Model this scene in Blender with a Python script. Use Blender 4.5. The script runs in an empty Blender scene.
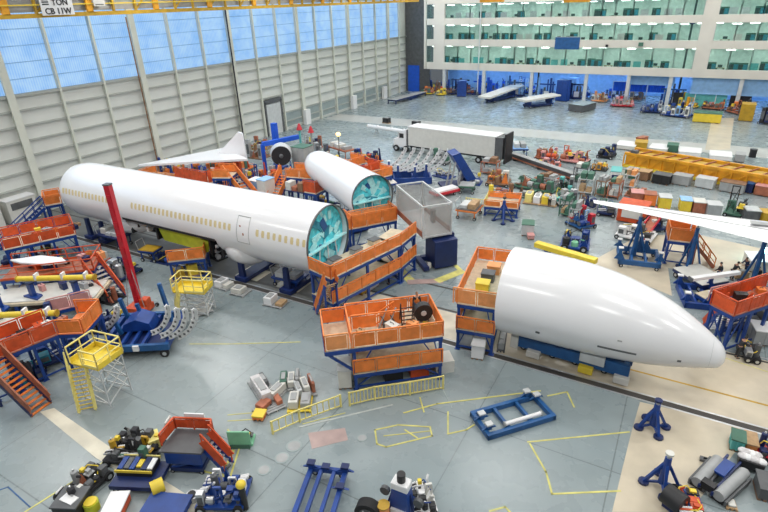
import bpy, math, random
from mathutils import Vector, Matrix
random.seed(7)
C = bpy.context.scene.collection
PI = math.pi
# ------------------------------------------------------------------ camera and ground geometry
AX = Vector((0.87314773, 0.18804907, -0.44972278))
AY = Vector((0.48654852, -0.39247267, 0.78053554))
AZ = Vector((-0.02972492, -0.9003348, -0.43418162))
F = 531.0
EYE = 22.0

def ray(px, py):
    d = Vector((px - 384.0, py - 256.0, F))
    return Vector((AX.dot(d), AY.dot(d), AZ.dot(d)))

def G(px, py, z=0.0):                      # the point of the hall at height z seen at a pixel of the photograph
    w = ray(px, py); t = (z - EYE) / w.z
    return Vector((w.x * t, w.y * t, z))

cam_d = bpy.data.cameras.new('camera'); cam = bpy.data.objects.new('camera', cam_d); C.objects.link(cam)
cam_d.sensor_width = 36; cam_d.lens = F / 768 * 36; cam_d.clip_end = 500
right = Vector((AX.x, AY.x, AZ.x)); up = -Vector((AX.y, AY.y, AZ.y)); back = -Vector((AX.z, AY.z, AZ.z))
mw = Matrix((right, up, back)).transposed().to_4x4(); mw.translation = Vector((0, 0, EYE))
cam.matrix_world = mw
bpy.context.scene.camera = cam

# ------------------------------------------------------------------ materials
MATS = {}
def mat(name, col, rough=0.5, metal=0.0, var=0.12, scale=1.5, bump=0.0, emit=None, estr=0.0, alpha=None, spec=0.5, coat=0.0):
    m = bpy.data.materials.new(name); m.use_nodes = True
    nt = m.node_tree; b = nt.nodes['Principled BSDF']
    b.inputs['Roughness'].default_value = rough; b.inputs['Metallic'].default_value = metal
    b.inputs['Specular IOR Level'].default_value = spec
    if coat: b.inputs['Coat Weight'].default_value = coat; b.inputs['Coat Roughness'].default_value = 0.15
    tc = nt.nodes.new('ShaderNodeTexCoord'); nz = nt.nodes.new('ShaderNodeTexNoise')
    nz.inputs['Scale'].default_value = scale; nz.inputs['Detail'].default_value = 5
    nt.links.new(tc.outputs['Object'], nz.inputs['Vector'])
    rp = nt.nodes.new('ShaderNodeValToRGB')
    c = Vector(col)
    rp.color_ramp.elements[0].position = 0.3; rp.color_ramp.elements[1].position = 0.7
    rp.color_ramp.elements[0].color = (*(c * (1 - var)), 1)
    rp.color_ramp.elements[1].color = (*[min(1, v * (1 + var)) for v in c], 1)
    nt.links.new(nz.outputs['Fac'], rp.inputs['Fac']); nt.links.new(rp.outputs['Color'], b.inputs['Base Color'])
    if bump:
        bp = nt.nodes.new('ShaderNodeBump'); bp.inputs['Strength'].default_value = bump
        nt.links.new(nz.outputs['Fac'], bp.inputs['Height']); nt.links.new(bp.outputs['Normal'], b.inputs['Normal'])
    if emit:
        b.inputs['Emission Color'].default_value = (*emit, 1); b.inputs['Emission Strength'].default_value = estr
    if alpha is not None: b.inputs['Alpha'].default_value = alpha
    MATS[name] = m
    return m

M = MATS
mat('orange', (0.80, 0.225, 0.045), .5, var=.15, scale=2)
mat('orange_light', (0.84, 0.34, 0.12), .55, var=.12, scale=2)
mat('redorange', (0.62, 0.085, 0.02), .5, var=.2, scale=2)
mat('rust', (0.38, 0.13, 0.07), .6, var=.3, scale=2)
mat('red', (0.55, 0.015, 0.03), .4, var=.1)
mat('pink', (0.62, 0.30, 0.28), .6)
mat('blue', (0.009, 0.05, 0.25), .4, var=.2)
mat('blue_dark', (0.007, 0.02, 0.10), .45, var=.2)
mat('blue_mid', (0.014, 0.09, 0.26), .4, var=.2)
mat('blue_bright', (0.01, 0.10, 0.62), .5, var=.12)
mat('blue_pale', (0.28, 0.50, 0.80), .5, var=.1)
mat('teal', (0.12, 0.48, 0.46), .5)
mat('green', (0.22, 0.55, 0.33), .5)
mat('green_dark', (0.06, 0.16, 0.11), .6)
mat('yellow', (0.80, 0.60, 0.05), .45, var=.1)
mat('yellow_pale', (0.85, 0.74, 0.25), .5, var=.1)
mat('amber', (0.74, 0.34, 0.015), .5, var=.25, scale=.8)
mat('ochre', (0.50, 0.30, 0.02), .5, var=.2)
mat('white', (0.80, 0.80, 0.80), .35, var=.03)
mat('offwhite', (0.66, 0.65, 0.60), .5, var=.06)
mat('skin_white', (0.86, 0.86, 0.87), .22, var=.012, scale=.6, coat=.3)
mat('grey', (0.36, 0.37, 0.37), .5, var=.12)
mat('grey_light', (0.56, 0.58, 0.58), .5, var=.1)
mat('grey_dark', (0.10, 0.105, 0.11), .5, var=.2)
mat('black', (0.018, 0.018, 0.02), .5, var=.2)
mat('steel', (0.55, 0.56, 0.57), .35, metal=.6, var=.08)
mat('rubber', (0.015, 0.015, 0.016), .8, var=.2)
mat('wood', (0.46, 0.30, 0.16), .7, var=.2, scale=4)
mat('deck', (0.62, 0.53, 0.38), .65, var=.15, scale=3)
mat('brown', (0.24, 0.13, 0.07), .6, var=.25)
mat('cyan', (0.10, 0.66, 0.80), .5, var=.35, scale=2.2)
mat('cyan_pale', (0.42, 0.86, 0.92), .5, var=.2, scale=3)
mat('teal_deep', (0.02, 0.24, 0.34), .5, var=.3, scale=2)
mat('lime', (0.50, 0.56, 0.03), .5, var=.15)
mat('window_film', (0.72, 0.60, 0.33), .5, var=.1)
mat('cloth', (0.62, 0.60, 0.60), .9, var=.2, scale=5, bump=.5)
mat('skin', (0.50, 0.27, 0.18), .6)
mat('denim', (0.03, 0.05, 0.12), .8)
mat('navy', (0.015, 0.025, 0.08), .8)
mat('charcoal', (0.03, 0.03, 0.035), .8)
mat('wall_paint', (0.68, 0.70, 0.66), .6, var=.04, scale=.3)
mat('wall_rib', (0.40, 0.42, 0.39), .6, var=.05)
mat('column_paint', (0.66, 0.68, 0.60), .55, var=.04)
mat('facade', (0.66, 0.63, 0.56), .6, var=.05, scale=.3)
mat('ceiling_paint', (0.42, 0.43, 0.43), .7)
mat('office_wall', (0.66, 0.80, 0.72), .7, emit=(0.55, 0.9, 0.7), estr=0.0)
mat('office_light', (0.9, 1, .95), .5, emit=(0.82, 1.0, 0.92), estr=13.0)
mat('bay_light', (0.8, .9, 1), .5, emit=(0.35, 0.60, 1.0), estr=20.0)
mat('bay_wall', (0.30, 0.50, 0.80), .6, var=.1)
mat('panel_grey', (0.30, 0.36, 0.36), .4, var=.08)
mat('paint_yellow', (0.62, 0.58, 0.17), .6, var=.25, scale=1.5)
mat('paint_white', (0.48, 0.51, 0.49), .5, var=.15)
mat('paint_red', (0.42, 0.31, 0.29), .5, var=.2, scale=1)
mat('paint_orange', (0.65, 0.36, 0.20), .5, var=.2)
mat('beige_coat', (0.56, 0.49, 0.37), .38, var=.16, scale=.45)
mat('pale_coat', (0.46, 0.47, 0.45), .38, var=.10, scale=.4)
mat('cream_strip', (0.66, 0.62, 0.50), .38, var=.2, scale=.6)
mat('trench', (0.05, 0.045, 0.04), .6)

def glass_mat(name, col, a, rough=.05):
    m = mat(name, col, rough, var=.02); m.node_tree.nodes['Principled BSDF'].inputs['Alpha'].default_value = a
    return m
glass_mat('office_glass', (0.05, 0.20, 0.17), .16)
glass_mat('cage_mesh', (0.42, 0.40, 0.38), .38, .6)

def daylight_mat():                       # frosted daylight panels of the hangar wall, lit from outside
    m = bpy.data.materials.new('daylight_pane'); m.use_nodes = True; nt = m.node_tree
    b = nt.nodes['Principled BSDF']; tc = nt.nodes.new('ShaderNodeTexCoord')
    sep = nt.nodes.new('ShaderNodeSeparateXYZ'); nt.links.new(tc.outputs['Object'], sep.inputs[0])
    nz = nt.nodes.new('ShaderNodeTexNoise'); nz.inputs['Scale'].default_value = .5; nz.inputs['Detail'].default_value = 3
    nt.links.new(tc.outputs['Object'], nz.inputs['Vector'])
    wv = nt.nodes.new('ShaderNodeTexWave'); wv.bands_direction = 'Y'; wv.inputs['Scale'].default_value = 1.1
    wv.inputs['Distortion'].default_value = .6
    nt.links.new(tc.outputs['Object'], wv.inputs['Vector'])
    mx = nt.nodes.new('ShaderNodeMath'); mx.operation = 'MULTIPLY_ADD'; mx.inputs[1].default_value = .25
    nt.links.new(wv.outputs['Fac'], mx.inputs[0]); nt.links.new(nz.outputs['Fac'], mx.inputs[2])
    rp = nt.nodes.new('ShaderNodeValToRGB')
    rp.color_ramp.elements[0].position = .35; rp.color_ramp.elements[0].color = (0.17, 0.42, 0.86, 1)
    rp.color_ramp.elements[1].position = .9; rp.color_ramp.elements[1].color = (0.45, 0.68, 0.95, 1)
    nt.links.new(mx.outputs[0], rp.inputs['Fac'])
    b.inputs['Base Color'].default_value = (.1, .15, .2, 1); b.inputs['Roughness'].default_value = .4
    nt.links.new(rp.outputs['Color'], b.inputs['Emission Color']); b.inputs['Emission Strength'].default_value = .85
    MATS['daylight_pane'] = m
daylight_mat()

def floor_mat():
    m = bpy.data.materials.new('polished_concrete'); m.use_nodes = True; nt = m.node_tree
    b = nt.nodes['Principled BSDF']; tc = nt.nodes.new('ShaderNodeTexCoord')
    n1 = nt.nodes.new('ShaderNodeTexNoise'); n1.inputs['Scale'].default_value = .045; n1.inputs['Detail'].default_value = 3
    n1.inputs['Roughness'].default_value = .62
    n2 = nt.nodes.new('ShaderNodeTexNoise'); n2.inputs['Scale'].default_value = .8; n2.inputs['Detail'].default_value = 6
    for n in (n1, n2): nt.links.new(tc.outputs['Object'], n.inputs['Vector'])
    r1 = nt.nodes.new('ShaderNodeValToRGB')
    r1.color_ramp.elements[0].position = .25; r1.color_ramp.elements[0].color = (0.17, 0.225, 0.245, 1)
    r1.color_ramp.elements[1].position = .75; r1.color_ramp.elements[1].color = (0.35, 0.395, 0.395, 1)
    nt.links.new(n1.outputs['Fac'], r1.inputs['Fac'])
    r2 = nt.nodes.new('ShaderNodeValToRGB')
    r2.color_ramp.elements[0].position = .3; r2.color_ramp.elements[0].color = (.95, .95, .95, 1)
    r2.color_ramp.elements[1].position = .7; r2.color_ramp.elements[1].color = (1.03, 1.03, 1.03, 1)
    nt.links.new(n2.outputs['Fac'], r2.inputs['Fac'])
    mul = nt.nodes.new('ShaderNodeMix'); mul.data_type = 'RGBA'; mul.blend_type = 'MULTIPLY'; mul.inputs[0].default_value = 1
    nt.links.new(r1.outputs['Color'], mul.inputs[6]); nt.links.new(r2.outputs['Color'], mul.inputs[7])
    br = nt.nodes.new('ShaderNodeTexBrick'); br.offset = 0; br.inputs['Scale'].default_value = 1
    br.inputs['Brick Width'].default_value = 7.5; br.inputs['Row Height'].default_value = 7.5; br.inputs['Mortar Size'].default_value = .035
    br.inputs['Color1'].default_value = br.inputs['Color2'].default_value = (1, 1, 1, 1); br.inputs['Mortar'].default_value = (.62, .62, .62, 1)
    nt.links.new(tc.outputs['Object'], br.inputs['Vector'])
    m2 = nt.nodes.new('ShaderNodeMix'); m2.data_type = 'RGBA'; m2.blend_type = 'MULTIPLY'; m2.inputs[0].default_value = 1
    nt.links.new(mul.outputs[2], m2.inputs[6]); nt.links.new(br.outputs['Color'], m2.inputs[7])
    nt.links.new(m2.outputs[2], b.inputs['Base Color'])
    rr = nt.nodes.new('ShaderNodeMapRange'); rr.inputs['To Min'].default_value = .25; rr.inputs['To Max'].default_value = .30
    nt.links.new(n2.outputs['Fac'], rr.inputs['Value']); nt.links.new(rr.outputs[0], b.inputs['Roughness'])
    MATS['polished_concrete'] = m
floor_mat()

# ------------------------------------------------------------------ mesh building
class MB:
    def __init__(s): s.v = []; s.f = []; s.mi = []; s.cur = 0
    def add(s, vs, fs):
        o = len(s.v); s.v += [tuple(v) for v in vs]; s.f += [tuple(i + o for i in f) for f in fs]; s.mi += [s.cur] * len(fs)
        return s
    def frame(s, o, ex, ey, ez):            # box spanned by three vectors, centred at o
        o, ex, ey, ez = map(Vector, (o, ex, ey, ez)); vs = []
        for a in (-.5, .5):
            for b in (-.5, .5):
                for c in (-.5, .5): vs.append(o + ex * a + ey * b + ez * c)
        return s.add(vs, [(0, 1, 3, 2), (4, 6, 7, 5), (0, 4, 5, 1), (2, 3, 7, 6), (0, 2, 6, 4), (1, 5, 7, 3)])
    def box(s, x, y, z, sx, sy, sz, rz=0):  # z is the bottom
        c, n = math.cos(rz), math.sin(rz)
        return s.frame((x, y, z + sz / 2), (sx * c, sx * n, 0), (-sy * n, sy * c, 0), (0, 0, sz))
    def bar(s, a, b, w=.1, h=None):
        a, b = Vector(a), Vector(b); d = b - a
        if d.length < 1e-6: return s
        h = h or w; u = d.normalized(); ref = Vector((0, 0, 1)) if abs(u.z) < .95 else Vector((0, 1, 0))
        sd = u.cross(ref).normalized(); t = sd.cross(u)
        return s.frame((a + b) / 2, d, sd * w, t * h)
    def tube(s, a, b, r=.05, r2=None, n=10):
        a, b = Vector(a), Vector(b); d = (b - a)
        if d.length < 1e-6: return s
        u = d.normalized(); ref = Vector((0, 0, 1)) if abs(u.z) < .95 else Vector((0, 1, 0))
        sd = u.cross(ref).normalized(); t = sd.cross(u); r2 = r if r2 is None else r2
        vs = []
        for p, rr in ((a, r), (b, r2)):
            for k in range(n): q = 2 * PI * k / n; vs.append(p + sd * rr * math.cos(q) + t * rr * math.sin(q))
        fs = [(k, (k + 1) % n, n + (k + 1) % n, n + k) for k in range(n)] + [tuple(range(n))[::-1], tuple(range(n, 2 * n))]
        return s.add(vs, fs)
    def path(s, pts, r=.04, n=8):
        for a, b in zip(pts, pts[1:]): s.tube(a, b, r, n=n)
        return s
    def prism(s, poly, z0, z1):
        n = len(poly); vs = [(p[0], p[1], z0) for p in poly] + [(p[0], p[1], z1) for p in poly]
        return s.add(vs, [(k, (k + 1) % n, n + (k + 1) % n, n + k) for k in range(n)] + [tuple(range(n))[::-1], tuple(range(n, 2 * n))])
    def side(s, poly, y0, y1):              # polygon in x-z pulled along y
        n = len(poly); vs = [(p[0], y0, p[1]) for p in poly] + [(p[0], y1, p[1]) for p in poly]
        return s.add(vs, [(k, (k + 1) % n, n + (k + 1) % n, n + k) for k in range(n)] + [tuple(range(n))[::-1], tuple(range(n, 2 * n))])
    def rings(s, rs, cap=True):             # loft through rings with equal vertex counts
        n = len(rs[0]); vs = [v for r in rs for v in r]; fs = []
        for j in range(len(rs) - 1):
            for k in range(n): fs.append((j * n + k, j * n + (k + 1) % n, (j + 1) * n + (k + 1) % n, (j + 1) * n + k))
        if cap: fs += [tuple(range(n))[::-1], tuple(range((len(rs) - 1) * n, len(rs) * n))]
        return s.add(vs, fs)
    def blob(s, x, y, z, rx, ry, rz_, n=12, m=7):
        rs = []
        for j in range(m + 1):
            t = -PI / 2 + PI * (j + .02) / (m + .04)
            rs.append([(x + rx * math.cos(t) * math.cos(2 * PI * k / n), y + ry * math.cos(t) * math.sin(2 * PI * k / n), z + rz_ * math.sin(t)) for k in range(n)])
        return s.rings(rs)

def build(name, mb, mats, parent=None, smooth=False, label=None, bevel=0, loc=None, rz=0):
    me = bpy.data.meshes.new(name); me.from_pydata(mb.v, [], mb.f)
    if isinstance(mats, str): mats = [mats]
    for m in mats: me.materials.append(M[m])
    for p, i in zip(me.polygons, mb.mi): p.material_index = i; p.use_smooth = smooth
    me.validate(); me.update()
    o = bpy.data.objects.new(name, me); C.objects.link(o)
    if parent: o.parent = parent
    if loc is not None: o.location = loc
    o.rotation_euler.z = rz
    if label: o['label'] = label
    if bevel:
        b = o.modifiers.new('bevel', 'BEVEL'); b.width = bevel; b.segments = 2; b.limit_method = 'ANGLE'
    if smooth:
        import bmesh
        bm = bmesh.new(); bm.from_mesh(me); bmesh.ops.recalc_face_normals(bm, faces=bm.faces)
        for e in bm.edges:
            if len(e.link_faces) == 2 and e.calc_face_angle(0) > .7: e.smooth = False
        bm.to_mesh(me); bm.free()
    return o

def tag(o, label, cat, group=None, kind=None):
    o['label'] = label; o['category'] = cat
    if group: o['group'] = group
    if kind: o['kind'] = kind
    return o

def thing(name, label, cat, loc=(0, 0, 0), rz=0, group=None):
    o = bpy.data.objects.new(name, None); C.objects.link(o); o.empty_display_size = .3
    o.location = loc; o.rotation_euler = (0, 0, rz)
    return tag(o, label, cat, group)

def struct(name, mb, mats, parent=None, **k):
    o = build(name, mb, mats, parent, **k)
    if parent is None: o['kind'] = 'structure'
    return o

KIDS = {}
def copy_tree(root, loc, rz=0, label=None, group=None, scale=None):
    def cp(o, par):
        c = o.copy(); C.objects.link(c)
        if par: c.parent = par
        for ch in [q for q in list(C.objects) if q.parent == o]: cp(ch, c)
        return c
    c = cp(root, None); c.location = loc; c.rotation_euler = (0, 0, rz)
    if label: c['label'] = label
    if group: c['group'] = group
    if scale: c.scale = (scale,) * 3
    return c

def depth(p, q, W):
    """depth in metres, given as such or as a third foot pixel"""
    if isinstance(W, (int, float)): return W
    e = G(*W) - G(*p); u = (G(*q) - G(*p)).normalized(); return abs(u.x * e.y - u.y * e.x)

def edge(p, q, W):
    """front foot of a thing from floor pixels p to q, W metres deep (or as deep as a third foot pixel): centre, heading, length"""
    a, b = G(*p), G(*q)
    W = depth(p, q, W); d = b - a; L = d.length; rz = math.atan2(d.y, d.x)
    nrm = Vector((-d.y, d.x, 0)).normalized(); c = (a + b) / 2 + nrm * W / 2
    return c, rz, L

# ------------------------------------------------------------------ reusable parts
def rail(m, a, b, z, h=1.05, panel=True, sp=1.5, r=.045):
    a = Vector((a[0], a[1], z)); b = Vector((b[0], b[1], z)); n = max(1, round((b - a).length / sp)); up_ = Vector((0, 0, h))
    for k in range(n + 1):
        p = a.lerp(b, k / n); m.bar(p, p + up_, r * 1.6)
    m.bar(a + up_, b + up_, r * 1.8)
    if panel:
        for k in range(n):
            p = a.lerp(b, (k + .06) / n); q = a.lerp(b, (k + .94) / n); mid = Vector((0, 0, .08 + (h - .2) / 2))
            m.bar(p + mid, q + mid, .03, h - .2)
            for t in (.33, .66):
                c = p.lerp(q, t); m.bar(c + Vector((0, 0, .08)), c + Vector((0, 0, h - .1)), .05)
    else:
        m.bar(a + up_ * .5, b + up_ * .5, r * 1.4); m.bar(a + Vector((0, 0, .08)), b + Vector((0, 0, .08)), .03, .15)
    return m

def stairs(root, x, y, z, dx, dy, run, width, step='steel', railm='orange', side='blue', z0=0.0, panel=True):
    """flight from the deck edge (x, y, z) down along (dx, dy)"""
    st = thing_part('stair', root)
    d = Vector((dx, dy, 0)).normalized(); s = Vector((-d.y, d.x, 0)); n = max(3, round((z - z0) / .26))
    m = MB()
    for k in range(n):
        t = (k + .5) / n; c = Vector((x, y, z)) + d * run * t; c.z = z - (z - z0) * (k + 1) / n + .12
        m.frame(c, d * run / n * .85, s * width, (0, 0, .05))
    build('tread', m, step, st)
    m = MB()
    for sg in (-1, 1):
        a = Vector((x, y, z - .08)) + s * sg * width / 2; b = Vector((x, y, z0 + .1)) + d * run + s * sg * width / 2
        m.bar(a, b, .06, .25)
    build('stringer', m, side, st)
    for sg in (-1, 1):
        m = MB(); a = Vector((x, y, z)) + s * sg * width / 2; b = Vector((x, y, z0 + .15)) + d * run + s * sg * width / 2
        U = Vector((0, 0, 1.0)); nn = max(2, round((a - b).length / 1.1))
        for k in range(nn + 1): p = a.lerp(b, k / nn); m.bar(p, p + U, .06)
        m.bar(a + U, b + U, .08); m.bar(a + U * .5, b + U * .5, .05, .5 if panel else .05)
        build('handrail', m, railm, st)
    return st

def thing_part(name, root):
    # a part needs its own geometry: a small landing plate at the head of the flight
    o = bpy.data.objects.new(name, None); C.objects.link(o); o.parent = root; o.empty_display_size = .1
    return o

def wheels(root, xs, ys, r=.22, w=.12, m_='rubber', name='wheel'):
    for x in xs:
        for y in ys:
            m = MB(); m.tube((0, -w / 2, 0), (0, w / 2, 0), r, n=14)
            m.cur = 1; m.tube((0, -w / 2 - .01, 0), (0, w / 2 + .01, 0), r * .5, n=10)
            build(name, m, [m_, 'steel'], root, loc=(x, y, r))

def platform(label, p, q, W, zs, name='work_platform', rails='FBLR', deckm='deck', railm='orange', framem='blue', L=None, stair=None,
             panel=True, group=None, legs=None, at=None, lower_rails='F', cat='platform', over=0.0, braces=True, h=1.05, seat=None):
    if at: c, rz, L = at[0], at[1], L
    else:
        c, rz, L0 = edge(p, q, W); L = L or L0
    root = thing(name, label, cat, c, rz, group)
    hx, hy = L / 2, W / 2; top = zs[-1]
    for j, z in enumerate(zs):
        m = MB(); m.box(-over / 2 if j == len(zs) - 1 else 0, 0, z - .07, L + (over if j == len(zs) - 1 else 0), W, .07)
        build('deck', m, deckm, root)
        m = MB(); o = over if j == len(zs) - 1 else 0
        for s in (-1, 1):
            m.box(-o / 2, s * (hy - .05), z - .34, L + o, .12, .27); m.box(s * (hx - .06) + (-o if s < 0 else 0), 0, z - .34, .12, W, .27)
        nb = max(1, round(L / 2))
        for k in range(1, nb): m.box(-hx + L * k / nb, 0, z - .3, .1, W - .1, .22)
        build('deck_frame', m, framem, root)
    nl = legs or (2 if L < 6.5 else 3)
    for k in range(nl):
        x = -hx + .12 + (L - .24) * k / (nl - 1)
        for s in (-1, 1):
            m = MB(); m.box(x, s * (hy - .12), .02, .18, .18, top - .36); m.box(x, s * (hy - .12), 0, .36, .36, .05)
            build('leg', m, framem, root)
    if braces:
        m = MB(); z_ = [.25] + [z - .3 for z in zs]
        for s in (-1, 1):
            for a, b in zip(z_, z_[1:]):
                m.bar((-hx + .12, s * (hy - .12), a), (-hx + L * .22, s * (hy - .12), b), .07)
                m.bar((hx - .12, s * (hy - .12), a), (hx - L * .22, s * (hy - .12), b), .07)
                m.bar((s * (hx - .12), -hy + .12, a), (s * (hx - .12), hy - .12, b), .07)
        for s in (-1, 1): m.bar((-hx + .1, s * (hy - .12), .25), (hx - .1, s * (hy - .12), .25), .1)
        build('brace', m, framem, root)
    cor = {'F': ((-hx - over, -hy), (hx, -hy)), 'B': ((-hx - over, hy), (hx, hy)), 'L': ((-hx - over, -hy), (-hx - over, hy)), 'R': ((hx, -hy), (hx, hy))}
    for s in rails: build('railing', rail(MB(), *cor[s], top, h, panel), railm, root)
    if len(zs) > 1:
        cor2 = {'F': ((-hx, -hy), (hx, -hy)), 'B': ((-hx, hy), (hx, hy)), 'L': ((-hx, -hy), (-hx, hy)), 'R': ((hx, -hy), (hx, hy))}
        for s in lower_rails: build('railing', rail(MB(), *cor2[s], zs[0], h * .95, panel), railm, root)
    if stair:
        x, y, dx, dy, run, wd = stair; stairs(root, x * hx, y * hy, top, dx, dy, run, wd, railm=railm, side=framem, panel=panel)
    return root

def cart(label, p, q, W, h=.7, body='blue', name='tool_cart', top=None, cat='cart', group=None, load=None, handle=True):
    W = depth(p, q, W); c, rz, L = edge(p, q, W); root = thing(name, label, cat, c, rz, group); r = min(.2, h * .35)
    m = MB(); m.box(0, 0, h - .12, L, W, .12)
    for s in (-1, 1): m.box(0, s * W * .42, h - .24, L * .96, .08, .12); m.box(s * L * .42, 0, h - .24, .08, W * .9, .12)
    for sx in (-1, 1):
        for sy in (-1, 1): m.box(sx * (L / 2 - .25), sy * (W / 2 - .15), 2 * r * .8, .1, .1, h - .12 - 2 * r * .8)
    build('frame', m, body, root)
    if top: build('tray', MB().box(0, 0, h, L * .94, W * .92, .08), top, root)
    wheels(root, (-L / 2 + .25, L / 2 - .25), (-W / 2 + .15, W / 2 - .15), r, .1)
    if handle: build('handle', MB().path([(-L / 2, -W * .35, h), (-L / 2 - .2, -W * .35, h + .8), (-L / 2 - .2, W * .35, h + .8), (-L / 2, W * .35, h)], .035), 'steel', root)
    z = h + (.08 if top else 0)
    if load == 'boxes':
        for k in range(max(2, int(L / .9))):
            w = L * .8 / max(2, int(L / .9)); hh = random.uniform(.3, .8)
            build('box', MB().box(-L * .4 + w * (k + .5), random.uniform(-.1, .1) * W, z, w * .85, W * .7, hh), random.choice(['grey_light', 'offwhite', 'grey', 'wood']), root, bevel=.02)
    return root

def crate(label, p, q, W, H, body='grey', lid=None, name='crate', cat='crate', group=None, ribs=True, win=None):
    W = depth(p, q, W); c, rz, L = edge(p, q, W); root = thing(name, label, cat, c, rz, group)
    m = MB(); m.box(0, 0, .12, L, W, H - .2)
    if ribs:
        n = max(2, int(L / .8))
        for k in range(n + 1):
            for s in (-1, 1): m.box(-L / 2 + .05 + (L - .1) * k / n, s * (W / 2 + .02), .12, .09, .06, H - .2)
        for s in (-1, 1):
            m.box(s * (L / 2 + .02), 0, .12, .05, .12, H - .2)
    build('body', m, body, root)
    build('lid', MB().box(0, 0, H - .08, L + .1, W + .1, .08), lid or body, root)
    m = MB()
    for x in (-.4, 0, .4): m.box(x * L, 0, 0, .14, W, .12)
    build('runner', m, 'brown', root)
    if win:
        m = MB(); m.box(0, -W / 2 - .05, H * .3, L * .7, .04, H * .4); build('panel', m, win, root)
    return root

def pallet(label, p, q, W, loads, name='loaded_pallet', cat='pallet', group=None, pm='wood'):
    """loads: list of (x, y, sx, sy, sz, material) as fractions of the pallet"""
    W = depth(p, q, W); c, rz, L = edge(p, q, W); root = thing(name, label, cat, c, rz, group)
    m = MB(); n = max(4, int(W / .2))
    for k in range(n): m.box(0, -W / 2 + W * (k + .5) / n, .1, L, W / n * .75, .03)
    for x in (-.46, 0, .46): m.box(x * L, 0, 0, .1, W, .1)
    build('slats', m, pm, root)
    for i, (x, y, sx, sy, sz, mt) in enumerate(loads):
        m = MB(); m.box(x * L, y * W, .13, sx * L, sy * W, sz)
        build('box', m, mt, root, bevel=.03)
        if sz > .35:
            m = MB(); m.box(x * L, y * W, .13 + sz, sx * L * .6, sy * W * .6, .05); build('strap', m, 'grey', root)
    return root

def jig(label, p, q, W, H=.9, body='blue', name='assembly_jig', cat='jig', group=None, posts=(), seat='white', wheels_=False, base=.28, cross=2):
    W = depth(p, q, W); c, rz, L = edge(p, q, W); root = thing(name, label, cat, c, rz, group); z0 = .3 if wheels_ else .0
    m = MB()
    for s in (-1, 1):
        m.box(0, s * (W / 2 - .12), z0, L, .24, base); m.box(s * (L / 2 - .12), 0, z0, .24, W, base * .95)
    build('base_frame', m, body, root, bevel=.02)
    for k in range(cross):
        x = -L / 2 + L * (k + 1) / (cross + 1); build('cross_beam', MB().box(x, 0, z0 + .05, .18, W - .3, base * .7), body, root)
    for i, (fx, fy, hh) in enumerate(posts):
        x, y = fx * L / 2, fy * W / 2
        m = MB(); m.box(x, y, z0 + base * .9, .26, .26, hh); m.side([(x - .45, z0 + base), (x + .45, z0 + base), (x + .1, z0 + base + hh * .6), (x - .1, z0 + base + hh * .6)], y - .05, y + .05)
        o = build('post', m, body, root)
        build('pad', MB().box(x, y, z0 + base * .9 + hh, .4, .34, .1), seat, o)
    if wheels_: wheels(root, (-L / 2 + .3, L / 2 - .3), (-W / 2 + .1, W / 2 - .1), .17, .14)
    return root

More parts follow.
